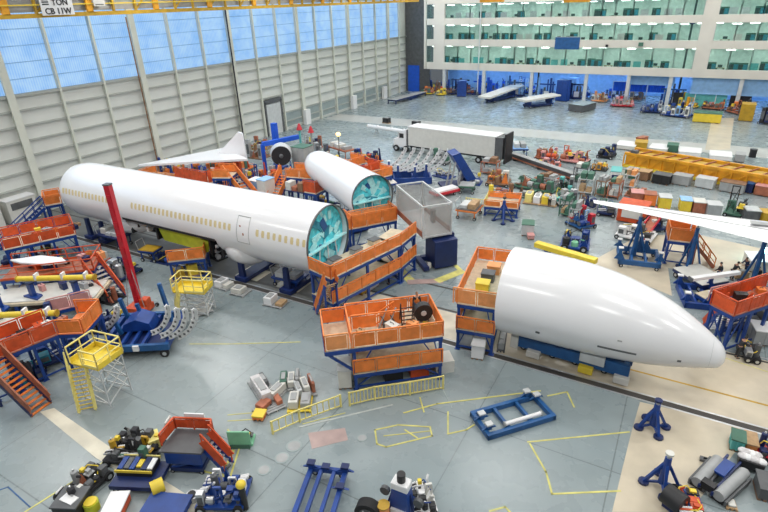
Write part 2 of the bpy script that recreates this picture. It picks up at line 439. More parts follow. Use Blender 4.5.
def machine(label, p, q, W, H, cols, name='power_unit', cat='machine', group=None, seed=1, wheels_=True, arms=2, big=.22, cell=.85):
    """wheeled shop equipment: chassis, cabinets, motors, tanks, uprights, hoses"""
    W = depth(p, q, W); rnd = random.Random(seed); c, rz, L = edge(p, q, W); root = thing(name, label, cat, c, rz, group); z = min(.38, H * .25) if wheels_ else .08
    m = MB(); m.box(0, 0, z - .08, L, W, .12)
    for s in (-1, 1): m.box(0, s * W * .46, z - .16, L * .95, .08, .1)
    build('chassis', m, cols[0], root)
    if wheels_: wheels(root, (-L / 2 + big, L / 2 - big), (-W / 2, W / 2), min(big, z * .9), .16)
    nx, ny = max(2, round(L / cell)), max(2, round(W / cell)); wx, wy = L * .94 / nx, W * .94 / ny; z += .04
    for i in range(nx):
        for j in range(ny):
            x, y = -L * .47 + wx * (i + .5), -W * .47 + wy * (j + .5); hh = max(.12, (H - z) * rnd.uniform(.2, .95)); mt = cols[rnd.randrange(len(cols))]; kind = rnd.choice('cbmtupfs')
            if kind == 'm':
                r = min(wx, wy, hh) * .42; m = MB(); m.tube((x - wx * .4, y, z + r + .05), (x + wx * .4, y, z + r + .05), r, n=14); m.box(x, y, z, wx * .5, wy * .5, r * .5); o = build('motor', m, mt, root, smooth=True)
                build('fan_cover', MB().tube((x - wx * .47, y, z + r + .05), (x - wx * .4, y, z + r + .05), r * .8, n=14), 'grey_dark', o)
            elif kind == 't':
                r = min(wx, wy) * .4; m = MB(); m.tube((x, y, z), (x, y, z + hh), r, n=14); m.blob(x, y, z + hh, r, r, r * .4); o = build('tank', m, mt, root, smooth=True); build('valve', MB().tube((x, y, z + hh), (x, y, z + hh + r), .05), 'steel', o)
            elif kind == 'u':
                m = MB(); m.box(x - wx * .35, y, z, .1, .1, hh); m.box(x + wx * .35, y, z, .1, .1, hh); m.box(x, y, z + hh, wx * .85, .12, .1); m.bar((x - wx * .35, y, z), (x + wx * .35, y, z + hh), .06); build('portal', m, mt, root)
            elif kind == 'p':
                for t in range(3): build('pipe', MB().tube((x - wx * .45, y + (t - 1) * wy * .28, z + .12 + hh * .2), (x + wx * .5, y + (t - 1) * wy * .28, z + .12 + hh * .35), .06), ['steel', mt, 'white'][t], root)
            elif kind == 'f':
                m = MB(); m.side([(x - wx * .45, z), (x + wx * .45, z), (x + wx * .1, z + hh)], y - .06, y + .06); build('bracket', m, mt, root); build('arm', MB().bar((x, y, z + hh * .8), (x + wx * rnd.uniform(-.6, .6), y + wy * rnd.uniform(-.5, .5), z + hh), .1), cols[(i + j) % len(cols)], root)
            elif kind == 's':
                o = build('tray', MB().box(x, y, z + hh * .4, wx * .9, wy * .85, .06), mt, root); build('part_box', MB().box(x, y, z + hh * .4 + .06, wx * .5, wy * .5, hh * .25), rnd.choice(['offwhite', 'yellow', 'grey', mt]), o)
                build('post', MB().box(x, y, z, .12, .12, hh * .4), 'grey_dark', root)
            else:
                m = MB(); m.box(x, y, z, wx * .82, wy * .8, hh * .8); o = build('cabinet', m, mt, root, bevel=.02); build('grille', MB().box(x, y - wy * .4 - .01, z + hh * .15, wx * .6, .02, hh * .45), 'grey_dark', o)
    pts = [(L * .4 * math.cos(t * .9 + seed), W * .42 * math.sin(t * .9 + seed), z + (H - z) * (.35 + .25 * math.sin(t * 1.7))) for t in range(7)]
    build('hose', MB().path(pts, .03), rnd.choice(['black', 'yellow', 'blue']), root)
    return root

def jack(label, pt, H, R=1.2, body='blue', name='tripod_jack', group=None, n=4, rz=.3, cap='black'):
    root = thing(name, label, 'jack', G(*pt), rz, group)
    build('column', MB().tube((0, 0, .25), (0, 0, H * .9), .2, .16, n=14), body, root, smooth=True)
    build('ram', MB().tube((0, 0, H * .9), (0, 0, H), .09), 'steel', root)
    build('head', MB().tube((0, 0, H), (0, 0, H + .12), .2), cap, root)
    for k in range(n):
        t = 2 * PI * k / n; e = Vector((R * math.cos(t), R * math.sin(t), .12))
        m = MB(); m.bar((0, 0, H * .8), e, .14); m.bar((0, 0, .3), e, .1)
        o = build('leg', m, body, root); m = MB(); m.tube((e.x, e.y, 0), (e.x, e.y, .14), .26); build('foot', m, 'blue_dark', o)
    return root

def rack(label, p, q, W, H, body='blue', fill=('brown', 'wood', 'grey_light'), name='storage_rack', group=None, seed=2, shelves=2):
    rnd = random.Random(seed); W = depth(p, q, W); c, rz, L = edge(p, q, W); root = thing(name, label, 'rack', c, rz, group)
    m = MB()
    for sx in (-1, 1):
        for sy in (-1, 1): m.box(sx * (L / 2 - .06), sy * (W / 2 - .06), 0, .1, .1, H)
        m.bar((sx * (L / 2 - .06), -W / 2, .2), (sx * (L / 2 - .06), W / 2, H - .2), .06)
    build('upright', m, body, root)
    for k in range(shelves):
        z = .25 + (H - .4) * k / max(1, shelves - 1) if shelves > 1 else .3
        build('shelf', MB().box(0, 0, z, L - .1, W - .1, .08), body, root)
        n = max(2, int(L / .8)); gap = (H - .4) / shelves
        for i in range(n):
            w = (L - .3) / n; hh = rnd.uniform(.35, .9) * gap
            build('box', MB().box(-L / 2 + .15 + w * (i + .5), 0, z + .08, w * .82, W * .75, hh), rnd.choice(fill), root)
    return root

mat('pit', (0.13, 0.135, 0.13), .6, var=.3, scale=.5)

# ================================================================== THE SETTING
struct('floor', MB().box(-11, 67, -.3, 114, 160, .3), 'polished_concrete')
WX = -67.0
m = MB(); m.box(WX - .3, 64, 0, .5, 150, 30); wl = struct('wall_left', m, 'wall_paint')
m = MB()
for k in range(14): m.box(WX + .12, 64, 13.4 - 1.7 * k if k else 13.3, .3 if k else .6, 150, .2 if k else .3) if 13.4 - 1.7 * k > .2 else None
build('rib', m, 'wall_rib', wl)
for k in range(-6, 17):
    y = 33.0 + 5.87 * k; big = (k % 3 == 0)
    m = MB(); w = .55 if big else .26
    m.box(WX + .3, y, 0, .6 if big else .38, w, 29.5)
    if big: m.box(WX + .55, y, 0, .14, w + .3, 29.5)
    build('column', m, 'column_paint', wl)
for k in range(-4, 16):                       # daylight panels between the columns
    y0 = 33.0 + 5.87 * k; m = MB(); m.box(WX + .02, y0 + 2.935, 13.65, .06, 5.5, 9.6)
    o = struct('window_%d' % (k + 5), m, 'daylight_pane')
    m = MB()
    for t in range(1, 6): m.box(WX + .08, y0 + 2.935, 13.4 + 1.72 * t, .08, 5.5, .09)
    build('glazing_bar', m, 'blue_pale', o)
for k in range(8, 15):                        # dark glazing at the foot of the wall, far end
    y0 = 33.0 + 5.87 * k; m = MB(); m.box(WX + .02, y0 + 2.935, .5, .08, 5.0, 2.6)
    o = struct('window_%d' % (k + 20), m, 'panel_grey')
    build('window_frame', MB().box(WX + .08, y0 + 2.935, 3.1, .12, 5.2, .15).box(WX + .08, y0 + 2.935, .4, .12, 5.2, .12), 'wall_paint', o)
for i, y0 in enumerate((86.2, 103.8, 118)):
    m = MB(); m.box(WX + .7, y0, 0, .7, 1.6, 2.9); struct('trim_%d' % (i + 1), m, 'white', bevel=.04)
m = MB(); m.box(WX + .25, 76.8, 0, .35, 4.2, 5.6); d1 = struct('door_1', m, 'grey_light')
build('door_frame', MB().box(WX + .3, 74.6, 0, .5, .35, 6).box(WX + .3, 79.0, 0, .5, .35, 6).box(WX + .3, 76.8, 5.7, .5, 4.8, .7), 'grey_dark', d1)
# end wall strip beside the offices
struct('wall_corner', MB().box(-63.4, 131, 0, 6.8, .5, 29.5), 'grey_dark')
struct('door_2', MB().box(-64.5, 130.6, 0, 3.2, .2, 6.5), 'blue_bright')
struct('ceiling', MB().box(-11, 62, 31, 114, 150, .3), 'ceiling_paint')

# offices: slabs, spandrels, piers
BY = 128.0
m = MB()
bands = [(6.1, 7.7), (11.5, 13.0), (16.2, 17.6), (20.7, 22.2), (25.0, 29.5)]
for a, b in bands: m.box(-7, BY, a, 105, .6, b - a)
for x0, x1 in ((-60.2, -59.7), (-57.6, -54.8), (-1.0, 1.5), (38, 40)): m.box((x0 + x1) / 2, BY, 6.1, x1 - x0, .7, 19)
fac = struct('wall_back', m, 'facade')
m = MB()
slabs = []
for k_, (a, b) in enumerate(bands): slabs.append(struct('floor_office_%d' % (k_ + 1), MB().box(-7, BY + 4.5, a + .2, 105, 8.0, .4), 'grey_light'))
struct('wall_office', MB().box(-7, BY + 8.7, 6.1, 105, .3, 19), 'office_wall')
for k in range(5):
    z = bands[k][0] + .15
    if k == 0: continue
    m = MB()
    for i in range(34): m.box(-58 + i * 3.0, BY + 2.0 + (i * 7 % 3) * 1.9, z - .5, 1.5, .8, .08)
    build('office_lamp', m, 'office_light', slabs[k])
rw = random.Random(3)
for k in range(4):                             # glazing strips, pane by pane
    z0, z1 = bands[k][1], bands[k + 1][0]; xs = [-59.7, -57.6]; x = -54.8
    cuts = [-54.8]
    while x < -5: x += rw.choice([2.6, 3.4, 4.4, 6.2]); cuts.append(min(x, -4.6))
    cuts = [c for c in cuts if c < -4.7] + [-4.6, -1.0]
    right_ = [1.5, 5.0, 8.6, 12.5, 16.5, 21, 26, 32, 38]
    spans = [(-59.7, -57.6)] + list(zip(cuts, cuts[1:])) + list(zip(right_, right_[1:]))
    w = MB(); fr = MB()
    for a, b in spans:
        w.box((a + b) / 2, BY + .1, z0, b - a - .1, .04, z1 - z0)
        fr.box(a, BY + .05, z0, .14, .16, z1 - z0); fr.box(b, BY + .05, z0, .14, .16, z1 - z0)
    o = struct('window_%d' % (40 + k), w, 'office_glass')
    build('window_frame', fr, 'steel', o)
# desks, cupboards and partitions behind the office glass
names = {0: 'lowest', 1: 'middle', 2: 'upper', 3: 'top'}
for k in range(4):
    z0 = bands[k][0] + .6
    proto = {}
    for i in range(36):
        x = -56.5 + i * 1.95 + rw.uniform(-.4, .4)
        kind = rw.choice(['desk', 'cabinet', 'cabinet', 'screen'])
        if -4.8 < x < 2.2: continue
        y = BY + rw.uniform(1.4, 5.5)
        if kind == 'desk':
            if 'desk' not in proto:
                r = thing('office_desk', f'dark office desk with monitor behind the glass of the {names[k]} office floor', 'desk', (x, y, z0), 0, f'desks on the {names[k]} office floor')
                build('desk_top', MB().box(0, 0, .72, 1.8, .8, .05), 'wood', r); build('pedestal', MB().box(-.6, 0, 0, .5, .7, .72).box(.7, 0, 0, .3, .7, .72), 'green_dark', r)
                build('monitor', MB().box(0, .1, .85, .8, .06, .5).box(0, .15, .77, .1, .1, .1), 'black', r); proto['desk'] = r
            else: copy_tree(proto['desk'], (x, y, z0))
        elif kind == 'cabinet':
            if 'cabinet' not in proto:
                r = thing('office_cabinet', f'dark green office cupboard behind the glass of the {names[k]} office floor', 'cabinet', (x, y, z0), 0, f'cupboards on the {names[k]} office floor')
                o = build('body', MB().box(0, 0, 0, 1.6, .6, 2.1), 'green_dark', r); build('door', MB().box(-.4, -.32, .1, .76, .04, 1.7), 'charcoal', r); build('door', MB().box(.4, -.32, .1, .76, .04, 1.7), 'teal_deep', r); proto['cabinet'] = r
            else: copy_tree(proto['cabinet'], (x, y, z0))
        else:
            if 'screen' not in proto:
                r = thing('partition_screen', f'pale blue partition screen behind the glass of the {names[k]} office floor', 'partition', (x, y, z0), 0, f'screens on the {names[k]} office floor')
                build('panel', MB().box(0, 0, .3, 1.5, .08, 1.6), ['teal', 'offwhite', 'grey_light', 'offwhite'][k], r); build('foot', MB().box(-.9, 0, 0, .1, .5, .3).box(.9, 0, 0, .1, .5, .3), 'steel', r); proto['screen'] = r
            else: copy_tree(proto['screen'], (x, y, z0))
# open bay under the offices
struct('wall_bay', MB().box(-7, BY + 14, 0, 105, .4, 6.3), 'bay_wall')
m = MB()
for i in range(20): m.box(-56 + i * 4.6, BY + 5, 5.75, 2.6, .5, .08); m.box(-55 + i * 4.6, BY + 10, 5.75, 2.6, .5, .08)
build('bay_lamp', m, 'bay_light', slabs[0])
m = MB()
for x in (-54.8, -44.5, -33, -21, -12.4, -4.4, 8, 20, 32): m.box(x, BY + .2, 0, .7, .7, 6.1)
build('bay_column', m, 'grey_light', fac)
struct('trim_10', MB().box(-8.2, BY + 2.0, 4.0, 9.0, .12, 2.0), 'blue_pale')
m = MB(); m.box(8.5, BY + 1.0, 2.8, 18, .3, 3.3); struct('wall_bay_right', m, 'blue_pale')
m = MB(); m.box(2.5, BY + 1.6, 0, 7.5, .2, 2.8); o = struct('window_50', m, 'teal'); build('mullion', MB().box(0.6, BY + 1.4, 0, .15, .2, 2.8).box(4.3, BY + 1.4, 0, .15, .2, 2.8), 'white', o)
struct('door_3', MB().box(-2.6, BY + 1.6, 0, 1.6, .2, 2.8), 'black')
struct('door_4', MB().box(8.6, BY + 1.6, 0, 3.6, .2, 2.8), 'black')

# painted zones, rails and lines on the floor
tn = [20]
def flat(polypx, mt, z=.006):
    pts = [G(*p) for p in polypx]; a = sum(pts[i].x * pts[(i + 1) % len(pts)].y - pts[(i + 1) % len(pts)].x * pts[i].y for i in range(len(pts)))
    if a < 0: pts = pts[::-1]
    m = MB(); m.prism([(p.x, p.y) for p in pts], .0005, z); tn[0] += 1
    return struct('trim_%d' % tn[0], m, mt)
def line(pxs, mt='paint_yellow', w=.09, z=.012, close=False):
    pts = [G(*p) for p in pxs]; m = MB(); z = z + (tn[0] % 12) * .0012
    if close: pts = pts + [pts[0]]
    for a, b in zip(pts, pts[1:]):
        d = (b - a).normalized() * w / 2; m.bar(a - d + Vector((0, 0, z / 2)), b + d + Vector((0, 0, z / 2)), w, z)
    tn[0] += 1; return struct('trim_%d' % tn[0], m, mt)
def rect(x0, x1, y0, y1, mt, z=.006):
    m = MB(); m.box((x0 + x1) / 2, (y0 + y1) / 2, .0005, x1 - x0, y1 - y0, z); tn[0] += 1; return struct('trim_%d' % tn[0], m, mt)
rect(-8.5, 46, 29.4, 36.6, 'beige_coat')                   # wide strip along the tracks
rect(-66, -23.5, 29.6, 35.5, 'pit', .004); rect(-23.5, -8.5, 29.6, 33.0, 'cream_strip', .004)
for x0_ in (-33, -28.5): rect(x0_, x0_ + 2.6, 30.2, 32.2, 'cream_strip', .008)
flat([(640, 402), (742, 425), (735, 452), (690, 512), (612, 512), (622, 470), (632, 430)], 'beige_coat', .009)
flat([(668, 268), (768, 282), (768, 250), (700, 235), (640, 235), (590, 262), (672, 296)], 'beige_coat', .008)
rect(-66, 46, 91.5, 97.5, 'pale_coat')
flat([(712, 118), (734, 118), (730, 150), (705, 150)], 'beige_coat', .009)
flat([(40, 412), (54, 408), (110, 447), (215, 512), (185, 512), (96, 458)], 'cream_strip', .008)
for y0 in (29.2,):
    rect(-66, 46, y0 - .22, y0 + .22, 'trench', .010); rect(-66, 46, y0 - .35, y0 - .24, 'steel', .02); rect(-66, 46, y0 + .24, y0 + .35, 'steel', .02)
rect(-66, 46, 36.3, 36.5, 'trench', .012); rect(-66, 46, 36.8, 36.9, 'steel', .02)
rect(-2, 46, 31.6, 31.75, 'ochre', .012); rect(-66, -8.5, 33.1, 33.3, 'trench', .01)
rect(-7.5, -2.0, 31.0, 31.3, 'trench', .012)
line([(25, 512), (132, 444)]); line([(190, 344), (232, 344), (300, 342)], w=.08)
line([(375, 430), (398, 425), (430, 427), (432, 436), (386, 447), (377, 444)], close=True)
line([(405, 430), (417, 438)]); line([(384, 436), (430, 431)], w=.06)
line([(448, 434), (466, 430), (474, 425)]); line([(448, 412), (448, 434)], w=.08); line([(548, 396), (567, 392), (574, 407)])
line([(404, 413), (437, 404), (540, 391)], w=.09); line([(420, 398), (424, 412)], w=.08)
line([(528, 442), (629, 432)]); line([(530, 444), (546, 472), (552, 494), (620, 491)], w=.1); line([(490, 511), (505, 507), (510, 512)])
line([(700, 350), (768, 372)], w=.06)
line([(300, 427), (392, 405)], 'paint_white', .10); line([(222, 475), (233, 451)], w=.18)
line([(168, 462), (230, 478), (240, 446), (228, 430)], w=.1)
line([(395, 265), (411, 281)], 'paint_yellow', .8); line([(387, 252), (395, 264)], 'paint_orange', .8); line([(412, 282), (438, 281)], 'paint_red', .8); line([(440, 280), (460, 272)], 'paint_yellow', .8); line([(461, 271), (452, 262)], 'paint_yellow', .4)
flat([(308, 433), (345, 428), (348, 440), (312, 449)], 'paint_red', .008)
line([(228, 415), (262, 412)], w=.06); line([(228, 421), (262, 419)], w=.06); line([(345, 413), (303, 424)], w=.06)
line([(0, 490), (8, 487), (30, 507)], 'blue_mid', .06); line([(440, 384), (452, 408)], 'panel_grey', .05)
for px, py, r in ((294, 446, .55), (282, 458, .5), (264, 470, .45), (362, 438, .35)):
    m = MB(); c = G(px, py); m.tube((c.x, c.y, 0), (c.x, c.y, .02), r * .8, n=20); m.cur = 1; m.tube((c.x, c.y, .02), (c.x, c.y, .025), r * .62, n=20); tn[0] += 1
    struct('trim_%d' % tn[0], m, ['panel_grey', 'grey'])
line([(380, 116), (520, 118), (768, 128)], 'panel_grey', .1); line([(590, 124), (612, 104)], 'panel_grey', .1); line([(500, 110), (640, 124)], 'panel_grey', .1)

# ================================================================== AIRCRAFT SECTIONS
YC = 31.7
def ring(x, yc, zc, r, n=48, sq=1.0): return [(x, yc + r * math.cos(2 * PI * k / n), zc + sq * r * math.sin(2 * PI * k / n)) for k in range(n)]
def interior(root, x, r, s=1, seed=1, deep=.55):
    """what the open end of a barrel shows: frames, insulation blankets, floor beam. local frame, opening at x facing +x"""
    rnd = random.Random(seed)
    m = MB(); n = 40
    for k in range(n):
        a0, a1 = 2 * PI * k / n, 2 * PI * (k + 1) / n
        v = []
        for a in (a0, a1):
            for rr in (r + .01, r - .06): 
                for xx in (x - .12, x + .03): v.append((xx, rr * math.cos(a), rr * math.sin(a)))
        m.add(v, [(0, 1, 5, 4), (2, 6, 7, 3), (1, 3, 7, 5), (0, 4, 6, 2)])
    build('end_frame', m, 'grey_dark', root)
    m = MB(); m.rings([[(x - deep, (r - .1) * math.cos(2 * PI * k / n), (r - .1) * math.sin(2 * PI * k / n)) for k in range(n)], [(x - deep - .1, (r - .1) * math.cos(2 * PI * k / n), (r - .1) * math.sin(2 * PI * k / n)) for k in range(n)]])
    build('insulation', m, 'cyan', root)
    for k in range(46):                         # blanket patches
        a = rnd.uniform(0, 2 * PI); rr = (r - .5) * math.sqrt(rnd.uniform(.02, .9)); y, z = rr * math.cos(a), rr * math.sin(a); w = rnd.uniform(.45, 1.1)
        build('blanket', MB().frame((x - deep + .04 + rnd.uniform(0, .06), y, z), (.06, 0, 0), (0, w * math.cos(a + .5), w * math.sin(a + .5)), (0, -w * .6 * math.sin(a + .5), w * .6 * math.cos(a + .5))),
              rnd.choice(['cyan_pale', 'cyan_pale', 'cyan', 'cyan', 'cyan_pale', 'cyan', 'teal_deep', 'cyan_pale', 'blue_mid']), root)
    zb = -r * .12; hw = math.sqrt(r * r - zb * zb) - .2
    build('floor_beam', MB().box(x - .25, 0, zb - .1, .35, hw * 2, .1), 'cyan_pale', root)
    m = MB()
    for k in (-2, -1, 0, 1, 2): m.bar((x - .2, k * hw * .4, zb), (x - .2, k * hw * .5, -math.sqrt(max(.1, (r - .2) ** 2 - (k * hw * .5) ** 2))), .07)
    build('strut', m, 'white', root)

f1 = thing('fuselage_section', 'long white windowed fuselage barrel lying along the floor track near the daylight wall', 'aircraft', (-39.2, YC, 4.75))
R1 = 2.88; xa, xb = -15.9, 15.9
# skin: open tube with the belly bay cut away between x -8.6 and .6
m = MB(); n = 64; xs = [xa] + [xa + .9] + [-14 + i for i in range(0, 29)] + [15.4, xb]
prof = [R1 - .25, R1 - .05] + [R1] * (len(xs) - 2)
def hole(x, a):                                   # wing root opening on the near side
    return -6.1 < x < 5.9 and math.radians(196) < a < math.radians(262)
vs = []
for x, r in zip(xs, prof):
    for k in range(n): a = 2 * PI * k / n; vs.append((x, r * math.cos(a), r * math.sin(a)))
fs = []
for j in range(len(xs) - 1):
    for k in range(n):
        if not hole((xs[j] + xs[j + 1]) / 2, 2 * PI * (k + .5) / n): fs.append((j * n + k, (j + 1) * n + k, (j + 1) * n + (k + 1) % n, j * n + (k + 1) % n))
m.add(vs, fs)
sk = build('skin', m, 'skin_white', f1, smooth=True)
build('end_bulkhead', MB().tube((xa + .3, 0, 0), (xa + .4, 0, 0), R1 - .3, n=40), 'grey_dark', f1)
interior(f1, xb, R1, seed=4)
# wing root bay
build('bay_wall', MB().box(-.1, -.4, -2.3, 11.9, .15, 3.0), 'grey_dark', f1)
build('wing_root_rib', MB().side([(-2.2, -1.05), (-1.6, -2.5), (4.0, -2.6), (4.3, -1.5), (1.6, -1.05)], -2.15, -2.0), 'lime', f1)
for i in range(13):
    x = [-5.6, -5.0, -4.2, -3.5, -2.8, 4.6, 4.9, 5.2, 5.5, 4.7, 5.3, -4.6, 5.0][i]; build('bay_fitting', MB().box(x, -1.6, [-2.0, -1.4, -2.2, -1.6, -2.3, -1.3, -2.2, -1.7, -2.6, -2.7, -1.2, -1.1, -2.4][i], .32, .5, .32 + .1 * (i % 3)), ['black', 'steel', 'white', 'grey_dark'][i % 4], f1)
for x in (-6.15, -2.5, 4.45, 5.85): build('bay_frame', MB().side([(x - .12, -.85), (x + .12, -.85), (x + .12, -2.6), (x - .12, -2.6)], -2.15, -1.0), 'black', f1)
m = MB()                                           # belly fairings either side of the opening
def fair(m, x0, x1, dz, r0=.35):
    rs = []
    for i in range(13):
        t = i / 12; s = math.sin(PI * t) ** .55; x = x0 + (x1 - x0) * t
        rs.append([(x, (2.35) * s * math.cos(a) - 0.35, -1.55 + dz + (1.75 * s) * math.sin(a)) for a in [2 * PI * k / 24 for k in range(24)]])
    m.rings(rs)
fair(m, -10.8, -4.6, -.05); build('belly_fairing', m, 'skin_white', f1, smooth=True)
m = MB(); fair(m, 5.1, 10.2, -.2); build('belly_fairing', m, 'skin_white', f1, smooth=True)
build('bay_edge', MB().bar((-6.2, -2.75, -.82), (5.9, -2.75, -.82), .12, .22), 'black', f1)
build('bay_sill', MB().bar((-6.2, -.6, -2.75), (5.9, -.6, -2.75), .2, .2), 'black', f1)
# passenger windows with protective film
def win_at(x, z=.75):
    a = math.asin(z / R1); m_ = None
    w = MB(); h = .27
    t0, t1 = math.asin((z - h) / R1), math.asin((z + h) / R1); vs = []
    for rr in (R1 - .02, R1 + .02):
        for (dx, t) in ((-.12, t0), (.12, t0), (.15, (t0 + t1) / 2), (.12, t1), (-.12, t1), (-.15, (t0 + t1) / 2)): vs.append((dx, -rr * math.cos(t), rr * math.sin(t)))
    w.add(vs, [tuple(range(6, 12)), tuple(range(0, 6))[::-1]] + [(k, (k + 1) % 6, 6 + (k + 1) % 6, 6 + k) for k in range(6)])
    return w
wp = build('passenger_window', win_at(0), 'window_film', f1, loc=(-14.9, 0, 0))
pos = [-14.9 + .53 * i for i in range(1, 16)] + [-4.3 + .53 * i for i in range(24)] + [10.9 + .58 * i for i in range(9)]
for x in pos:
    w = wp.copy(); C.objects.link(w); w.parent = f1; w.location = (x, 0, 0)
for x, z in ((9.05, 1.0), (9.4, .4)):
    build('marking', MB().frame((x, -math.sqrt(R1 ** 2 - z * z) - .005, z), (.14, 0, 0), (0, .02, 0), (0, 0, .2)), 'rust', f1)
# door outline
m = MB()
for (z0, z1, x0, x1) in ((-.35, 1.75, 9.9, 9.93), (-.35, 1.75, 11.2, 11.23)):
    for i in range(8):
        a0 = math.asin((z0 + (z1 - z0) * i / 8) / R1); a1 = math.asin((z0 + (z1 - z0) * (i + 1) / 8) / R1)
        m.bar((x0 - 1.2, -(R1 + .004) * math.cos(a0), (R1 + .004) * math.sin(a0)), (x0 - 1.2, -(R1 + .004) * math.cos(a1), (R1 + .004) * math.sin(a1)), .03)
for z in (-.35, 1.75): m.bar((8.7, -math.sqrt(R1 ** 2 - z * z) - .004, z), (10.02, -math.sqrt(R1 ** 2 - z * z) - .004, z), .05)
build('door_seam', m, 'grey', f1)
for x in (-13.8, -11.5, 7.6, 12.6): # cradles below
    r = thing('fuselage_cradle', {-13.8: 'blue cradle under the wall end of the long windowed barrel', -11.5: 'blue cradle under the long barrel just left of the belly fairing', 7.6: 'blue cradle under the long barrel right of the wing opening', 12.6: 'blue cradle under the open cyan end of the long barrel'}[x], 'cradle', (-39.2 + x, YC, 0), 0)
    build('base', MB().box(0, 0, .1, 1.2, 4.6, .35), 'blue_dark', r)
    for s in (-1, 1):
        m = MB(); m.side([(-.3, .45), (.3, .45), (.2, 2.35), (-.2, 2.35)], s * 1.9 - .15, s * 1.9 + .15); build('upright', m, 'blue_dark', r)
    wheels(r, (-.4, .4), (-2.1, 2.1), .16, .12)

# nose section
xc0, xc1, yn = -8.3, 4.50, 31.0
nose = thing('nose_section', 'large plain white tapering fuselage end with a sharp rounded tip pointing right', 'aircraft', (xc0, yn, 0))
def nose_r(x):                                    # radius at x metres from the blunt end, tangent sphere at the tip
    if x < 12.3: return 2.88 * (1 - (x / 13.84) ** 3.35) ** 1.11
    return math.sqrt(max(0, .935 ** 2 - (x - 11.87) ** 2)) + .01
def nose_z(x): return 4.32 + (2.57 - 4.32) * (x / 13.84) ** 2.65
m = MB(); rs = []; NN = 48
for j in range(NN + 1):
    s = 1 - (1 - j / NN) ** 2.2; s = min(s, .9995); X = (xc1 - xc0) * s
    r = nose_r(X); z = nose_z(X); rs.append(ring(X, 0, z, r, 64))
m.rings(rs, cap=False); n_ = len(m.v); m.add(rs[-1], [tuple(range(64))])
build('skin', m, 'skin_white', nose, smooth=True)
inn = thing_part('open_end', nose); inn.location = (0, 0, 4.32); inn.rotation_euler.z = PI
m = MB(); m.tube((-.6, 0, 0), (-.7, 0, 0), 2.7, n=40); build('end_bulkhead', m, 'cyan', inn)
def on_nose(X, ang):
    s = X / (xc1 - xc0); r = nose_r(X); z = nose_z(X)
    return Vector((X, -r * math.cos(ang), z + r * math.sin(ang))), Vector((0, -math.cos(ang), math.sin(ang)))
def patch(name, X0, X1, ang, h, mt):
    m = MB(); k = 6
    for i in range(k):
        a, na = on_nose(X0 + (X1 - X0) * i / k, ang); b, nb = on_nose(X0 + (X1 - X0) * (i + 1) / k, ang)
        m.bar(a, b, .03, h)
    build(name, m, mt, nose)
patch('door_slot', 6.2, 8.3, -.32, .16, 'grey_dark'); patch('probe_port', 2.6, 2.85, -.36, .2, 'grey_dark'); patch('probe_port', 7.2, 7.45, -.02, .1, 'grey'); patch('probe_port', 10.4, 10.6, -.3, .14, 'grey_dark')
m = MB(); k = 40
for i in range(k):
    a, _ = on_nose(12.0, -PI / 2 + 2 * PI * i / k); b, _ = on_nose(12.0, -PI / 2 + 2 * PI * (i + 1) / k); m.bar(a, b, .015)
build('panel_seam', m, 'grey_light', nose)

# blue transport cradle under the nose section
c, rz, L = edge((513, 350), (627, 384), 1.6)
cr = thing('transport_cradle', 'long blue steel cradle carrying the white nose section on the floor track', 'cradle', (c.x, c.y, 0), rz)
m = MB()
m.box(0, -.75, .5, L, .35, .85); m.box(0, .75, .4, L, .3, .5)
for k in range(5): m.box(-L / 2 + .3 + (L - .6) * k / 4, 0, .45, .3, 1.6, .3)
build('side_rail', m, 'blue_mid', cr, bevel=.03)
for k in range(5):
    x = -L / 2 + .7 + k * .72; m = MB(); m.box(x, -.75, 1.3, .22, .3, .25); o = build('support_arm', m, 'blue_dark', cr); build('pad', MB().box(x, -.75, 1.5, .3, .3, .1), 'grey_light', o)
build('end_drive', MB().box(-L / 2 + .1, -.85, .4, .5, .4, 1.3).blob(-L / 2 + .1, -.9, 1.6, .3, .3, .35), 'offwhite', cr, smooth=True)
build('control_box', MB().box(L * .2, -1.05, .95, 1.5, .25, .65), 'grey_light', cr, bevel=.03)
for x, mt in ((-L * .3, 'offwhite'), (L * .16, 'yellow'), (L * .45, 'offwhite')): build('drive_unit', MB().box(x, -1.0, .12, .9, .5, .5), mt, cr, bevel=.05)
wheels(cr, (-L * .42, -L * .15, L * .05, L * .3), (-.35, .55), .22, .2)
build('access_post', MB().tube((L * .4, .2, 1.1), (L * .4, .2, 2.2), .08), 'yellow_pale', cr)

# smaller tail section further back
a, b = G(373, 198, 4.9), G(316, 166, 4.9); d = b - a; rz2 = math.atan2(-d.y, -d.x); L2 = d.length + 1.2
ts = thing('tail_section', 'short white tapering fuselage section with cyan lined open end beyond the long barrel', 'aircraft', a, rz2)
m = MB(); rs = []
for j in range(25):
    t = j / 24; r = 2.25 * (1 - .30 * t ** 1.4); r *= math.sqrt(max(.03, 1 - max(0, (t - .8) / .2) ** 2.2 * .9)) ; rs.append([(-L2 * t, r * math.cos(q), r * math.sin(q) + .35 * t) for q in [2 * PI * k / 48 for k in range(48)]])
m.rings(rs, cap=False); m.add(rs[-1], [tuple(range(48))]); build('skin', m, 'skin_white', ts, smooth=True)
interior(ts, 0.0, 2.25, seed=9, deep=.5)
r = thing('fuselage_cradle', 'dark cradle under the short cyan ended tail section', 'cradle', (a.x - 4.5, a.y + 2.2, 0), rz2)
build('base', MB().box(0, 0, .1, 3.2, 3, .4), 'blue_dark', r)
for s in (-1, 1): build('upright', MB().box(0, s * 1.1, .5, .5, .3, 2.3), 'blue_dark', r)

